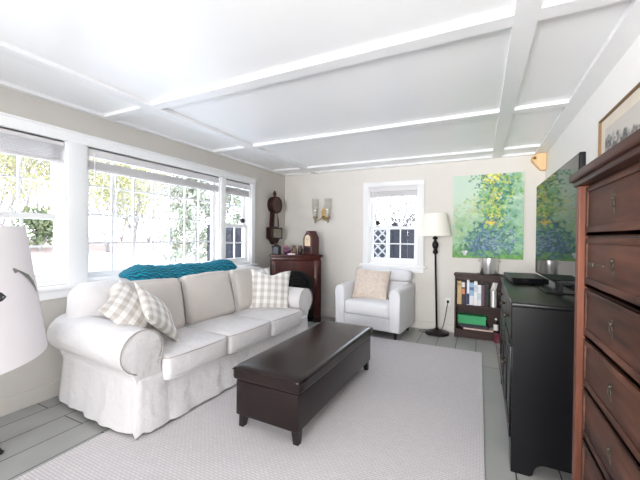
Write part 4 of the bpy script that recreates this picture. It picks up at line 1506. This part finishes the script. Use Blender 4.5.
M['grey_ink'] = mat('grey_print', lin((120, 122, 118)), 0.8)
M['dark_ink'] = mat('dark_print', lin((52, 54, 58)), 0.8)
shade_mark([(0.640, 1.170), (0.70, 1.167), (0.754, 1.161), (0.855, 1.149), (0.956, 1.131), (1.03, 1.108)], [0.004, 0.0022, 0.003, 0.006, 0.0065, 0.001], M['grey_ink'], 'brush_mark')
shade_mark([(0.625, 1.174), (0.655, 1.168), (0.68, 1.165)], [0.001, 0.006, 0.001], M['grey_ink'], 'brush_mark')
shade_mark([(0.36, 1.132), (0.42, 1.128), (0.47, 1.124), (0.51, 1.117)], [0.001, 0.004, 0.0035, 0.001], M['dark_ink'], 'brush_mark')
shade_mark([(0.36, 1.108), (0.42, 1.111), (0.47, 1.113), (0.51, 1.117)], [0.001, 0.003, 0.003, 0.001], M['dark_ink'], 'brush_mark')
shade_mark([(0.445, 1.120), (0.462, 1.120), (0.478, 1.119)], [0.002, 0.005, 0.002], M['dark_ink'], 'brush_mark')

# dark pedestal table whose edge enters at the left
pt = empty('pedestal_table', (-2.487, 0.838, 0), R(25), 'dark turned wooden pedestal table by the left wall, at the left edge', 'table')
MB().lathe([(0, 0.645), (0.15, 0.645), (0.155, 0.655), (0.15, 0.67), (0, 0.67)], (0, 0, 0), 32).build('tabletop', M['dark_wood'], pt, auto=40)
MB().lathe([(0.018, 0.03), (0.030, 0.05), (0.036, 0.09), (0.022, 0.13), (0.018, 0.20), (0.026, 0.30), (0.020, 0.42), (0.016, 0.52), (0.030, 0.60), (0.045, 0.645)], (0, 0, 0), 20).build('column', M['dark_wood'], pt, smooth=True)
for k in range(3):
    a = k * 2.0944
    c_, s_ = math.cos(a), math.sin(a)
    MB().tube([(0.01 * c_, 0.01 * s_, 0.085), (0.03 * c_, 0.03 * s_, 0.088), (0.048 * c_, 0.048 * s_, 0.062), (0.050 * c_, 0.050 * s_, 0.035), (0.066 * c_, 0.066 * s_, 0.014), (0.080 * c_, 0.080 * s_, 0.012)], [0.018, 0.018, 0.015, 0.012, 0.013, 0.011], 10).build('foot', M['dark_wood'], pt, smooth=True)

# ------------------------------------------------------------------ outdoors


def ground_z(x, y):
    f = min(1, max(0, (-x - 7.0) / 5.0))
    g = min(1, max(0, (y - 9.0) / 8.0))
    return -0.45 + 1.35 * max(f, 0.4 * g) + 0.06 * mnoise.noise(Vector((x * 0.4, y * 0.4, 0)))


t = NT('pale_ground_and_dry_grass')
tc = t.new('ShaderNodeTexCoord')
sp = t.new('ShaderNodeSeparateXYZ')
t.link(tc.outputs['Object'], sp.inputs[0])
nz = t.new('ShaderNodeTexNoise', Scale=0.8, Detail=6.0)
t.link(tc.outputs['Object'], nz.inputs['Vector'])
ma = t.new('ShaderNodeMath', operation='MULTIPLY_ADD')
t.link(nz.outputs['Fac'], ma.inputs[0])
ma.inputs[1].default_value = 3.0
t.link(sp.outputs[0], ma.inputs[2])
mr = t.new('ShaderNodeMapRange')
mr.inputs['From Min'].default_value = -8.2
mr.inputs['From Max'].default_value = -9.6
t.link(ma.outputs[0], mr.inputs['Value'])
t.link(t.ramp(mr.outputs[0], lin((238, 237, 236)), lin((172, 152, 144)), 0.0, 1.0), t.b.inputs['Base Color'])
t.b.inputs['Roughness'].default_value = 0.95
t.bump(nz.outputs['Fac'], 0.5, 0.1)
gx = np.concatenate([np.linspace(-60, -16, 10)[:-1], np.linspace(-16, 6, 45), np.linspace(6, 40, 6)[1:]])
gy = np.concatenate([np.linspace(-30, -4, 8)[:-1], np.linspace(-4, 20, 40), np.linspace(20, 70, 9)[1:]])
vs = [(float(x), float(y), ground_z(x, y)) for y in gy for x in gx]
nx = len(gx)
fs = [(j * nx + i, j * nx + i + 1, (j + 1) * nx + i + 1, (j + 1) * nx + i) for j in range(len(gy) - 1) for i in range(nx - 1)]
me = bpy.data.meshes.new('ground')
me.from_pydata(vs, [], fs)
tag(mesh_obj('ground', me, t.m, None, smooth=True), kind='structure')

M['fence'] = wood('dark_slate_blue_fence_boards', (0.014, 0.015, 0.022), (0.026, 0.029, 0.039), 'Z', 0.7, 6)
M['fence_white'] = mat('white_lattice_paint', lin((170, 170, 172)), 0.6)
fn_ = empty('board_fence', (-6.6, 6.6, 0), 0, 'dark slate board fence in the yard beyond the windows', 'fence')
FT = 1.48
for s in range(3):
    mb = MB()
    for k in range(18):
        x = 2.52 * s + 0.14 * k
        mb.box(x, x + 0.132, 0.0, 0.02, -0.42, FT + (0.0 if k % 2 else -0.012))
    mb.build('board_panel', M['fence'], fn_)
    for z in (-0.1, 1.2):
        MB().box(2.52 * s, 2.52 * s + 2.52, 0.02, 0.06, z, z + 0.09).build('rail', M['fence'], fn_)
for s in range(4):
    MB().box(2.52 * s - 0.05, 2.52 * s + 0.05, 0.06, 0.15, -0.5, FT + 0.06).build('post', M['fence'], fn_)
la = empty('lattice_panel', (-1.45, 5.62, 0), 0, 'white diagonal lattice panel in front of the dark fence', 'lattice')
mb = MB()
LW, LH0, LH1 = 0.62, -0.3, 1.40
for k in range(-14, 16):
    for sg in (1, -1):
        # strips at 45 degrees clipped to the panel
        c0 = k * 0.155
        pts = []
        for tt in np.linspace(-3, 3, 601):
            x, z = tt, (c0 + sg * tt)
            if -LW <= x <= 0 and LH0 <= z <= LH1:
                pts.append((x, z))
        if len(pts) > 3:
            (xa, za), (xb, zb) = pts[0], pts[-1]
            L_ = math.hypot(xb - xa, zb - za)
            mb.rotbox(((xa + xb) / 2, 0.006 * sg, (za + zb) / 2), (L_, 0.008, 0.026), (0, -math.atan2(zb - za, xb - xa), 0))
mb.build('strips', M['fence_white'], la)
for a, b in ((-0.0, 0.05), (-LW - 0.05, -LW)):
    MB().box(a, b, -0.025, 0.025, -0.47, LH1 + 0.05).build('post', M['fence_white'], la)
MB().box(-LW, 0, -0.02, 0.02, LH1 - 0.03, LH1 + 0.03).build('rail', M['fence_white'], la)


def leaf_mat(name, c0, c1):
    t = NT(name)
    v = t.coords()
    nz = t.new('ShaderNodeTexNoise', Scale=3.5, Detail=4.0)
    t.link(v, nz.inputs['Vector'])
    t.link(t.ramp(nz.outputs['Fac'], c0, c1, 0.35, 0.65), t.b.inputs['Base Color'])
    t.b.inputs['Roughness'].default_value = 0.8
    return t.m


M['leaf_yellow'] = leaf_mat('yellow_green_leaves', (0.27, 0.28, 0.13), (0.54, 0.50, 0.21))
M['leaf_green'] = leaf_mat('muted_green_leaves', (0.10, 0.13, 0.07), (0.21, 0.23, 0.11))
M['leaf_pine'] = leaf_mat('grey_green_needles', (0.17, 0.19, 0.13), (0.34, 0.36, 0.26))
M['dark_bark'] = mat('dark_bark', (0.09, 0.08, 0.08), 0.9, var=0.3, nscale=20)
M['dark_twig'] = leaf_mat('dark_twigs', (0.08, 0.07, 0.07), (0.2, 0.18, 0.17))
M['bark'] = mat('grey_bark', (0.40, 0.38, 0.37), 0.9, var=0.3, nscale=20)


def branches(mb, rnd, p, d, L, r, depth, tips):
    n = 4
    pts = [p]
    for k in range(n):
        d = (d + Vector((rnd.uniform(-1, 1), rnd.uniform(-1, 1), rnd.uniform(-0.4, 0.9))) * 0.16).normalized()
        pts.append(pts[-1] + d * L / n)
    mb.tube(pts, [r * (1 - 0.4 * k / n) for k in range(n + 1)], 5)
    tips += pts[2:] if depth < 3 else pts[-1:]
    if depth == 0:
        return
    for k in range(rnd.choice((3, 4))):
        q = pts[rnd.randint(1, n)]
        a = rnd.uniform(0, 6.28)
        nd_ = (d * 0.8 + Vector((math.cos(a), math.sin(a), rnd.uniform(0, 0.6))) * 0.75).normalized()
        branches(mb, rnd, q, nd_, L * rnd.uniform(0.55, 0.75), r * 0.5, depth - 1, tips)


def tree(name, x, y, hgt, spread, n, m, label, seed, lean=0.0, z0=0.12, leaf=0.048, depth=4, cat='tree', conic=False, group='trees and shrubs in the yard', trunk=0.06):
    rnd = random.Random(seed)
    g = ground_z(x, y) - 0.03
    e = empty(name, (x, y, g), 0, label, cat, group)
    mb = MB()
    tips = []
    if conic:
        mb.tube([(0, 0, 0), (0, 0, hgt)], [trunk, 0.01], 8)
        for k in range(40):
            z = hgt * (z0 + (1 - z0) * k / 40)
            a = rnd.uniform(0, 6.28)
            L = spread * (1 - 0.85 * k / 40) * rnd.uniform(0.7, 1.1)
            tip = Vector((L * math.cos(a), L * math.sin(a), z - 0.12 * L))
            mb.tube([(0, 0, z), tip], [0.015, 0.004], 5)
            for q in range(4):
                tips.append(Vector((0, 0, z)).lerp(tip, 0.3 + 0.23 * q))
    else:
        for s in range(3):
            a = s * 2.1 + rnd.uniform(0, 1)
            branches(mb, rnd, Vector((0, 0, 0)), Vector((0.32 * math.cos(a), 0.32 * math.sin(a), 1)).normalized(), hgt * 0.5, trunk * (0.7 if s else 1), depth, tips)
    mb.build('trunk', M['dark_bark'] if name == 'bare_shrub' else M['bark'], e, smooth=True)
    if n:
        vs, fs = [], []
        for k in range(n):
            c = Vector(rnd.choice(tips)) + Vector((rnd.gauss(0, 1), rnd.gauss(0, 1), rnd.gauss(0, 1))) * spread * (0.10 if not conic else 0.07)
            u = Vector((rnd.gauss(0, 1), rnd.gauss(0, 1), rnd.gauss(0, 1))).normalized()
            w = u.cross(Vector((rnd.gauss(0, 1), rnd.gauss(0, 1), rnd.gauss(0, 1)))).normalized()
            s = leaf * rnd.uniform(0.6, 1.3)
            b = len(vs)
            vs += [tuple(c + u * s), tuple(c + w * s * 0.5), tuple(c - u * s), tuple(c - w * s * 0.5)]
            fs.append((b, b + 1, b + 2, b + 3))
        me = bpy.data.meshes.new('foliage')
        me.from_pydata(vs, [], fs)
        mesh_obj('foliage', me, m, e)
    return e


tree('yellow_green_tree', -12.84, 4.87, 5.2, 3.2, 9000, M['leaf_yellow'], 'yellow-green leafy tree filling the left window beside the white lamp', 1)
tree('yellow_green_tree', -15.62, 6.85, 5.8, 3.2, 9000, M['leaf_yellow'], 'taller yellow-green tree behind, toward the right of the left window', 2)
tree('yellow_green_tree', -11.22, 6.77, 5.0, 3.0, 9000, M['leaf_yellow'], 'yellow-green leafy tree at the left end of the picture window', 3)
tree('yellow_green_tree', -13.28, 9.10, 5.0, 3.0, 7000, M['leaf_yellow'], 'sparse yellow-green tree left of the bare tree in the picture window', 4)
tree('bare_tree', -10.37, 8.30, 4.6, 1.8, 0, None, 'bare branching tree in the middle of the picture window', 5, trunk=0.035)
tree('bare_tree', -15.48, 11.41, 5.5, 1.8, 0, None, 'paler bare tree farther off behind the first bare one', 8, trunk=0.05)
tree('conifer', -9.34, 8.79, 4.8, 1.5, 3800, M['leaf_pine'], 'grey-green conifer toward the right of the picture window', 6, conic=True, leaf=0.08)
tree('conifer', -8.16, 9.37, 5.2, 1.5, 3800, M['leaf_pine'], 'grey-green conifer rising above the dark fence in the narrow window', 7, conic=True, leaf=0.08)
tree('shrub', -11.46, 4.98, 1.5, 1.1, 1500, M['leaf_green'], 'dense muted green shrub low in the left window', 9, depth=2, cat='shrub', leaf=0.07, trunk=0.03)
tree('bare_shrub', -2.46, 8.81, 3.2, 1.8, 1600, M['dark_twig'], 'tangled bare tree left in the small window above the armchair', 10, trunk=0.05, depth=5, leaf=0.04)
tree('bare_shrub', -1.97, 10.17, 3.5, 1.8, 1600, M['dark_twig'], 'tangled bare tree right in the small window above the armchair', 12, trunk=0.05, depth=5, leaf=0.04)

M['twig'] = leaf_mat('pale_twigs', (0.15, 0.14, 0.125), (0.26, 0.25, 0.20))
for k, (x, y, h) in enumerate(((-19.5, 4.2, 6.5), (-20.0, 7.0, 7.0), (-19.0, 9.6, 6.5), (-18.6, 12.0, 6.5), (-17.4, 14.4, 6.2), (-15.2, 15.8, 6.6))):
    tree('bare_tree', x, y, h, 3.6, 7000, M['twig'], 'hazy pale bare tree in the distant row beyond the yard', 40 + k, leaf=0.05, depth=4, group='distant row of bare trees', trunk=0.05)
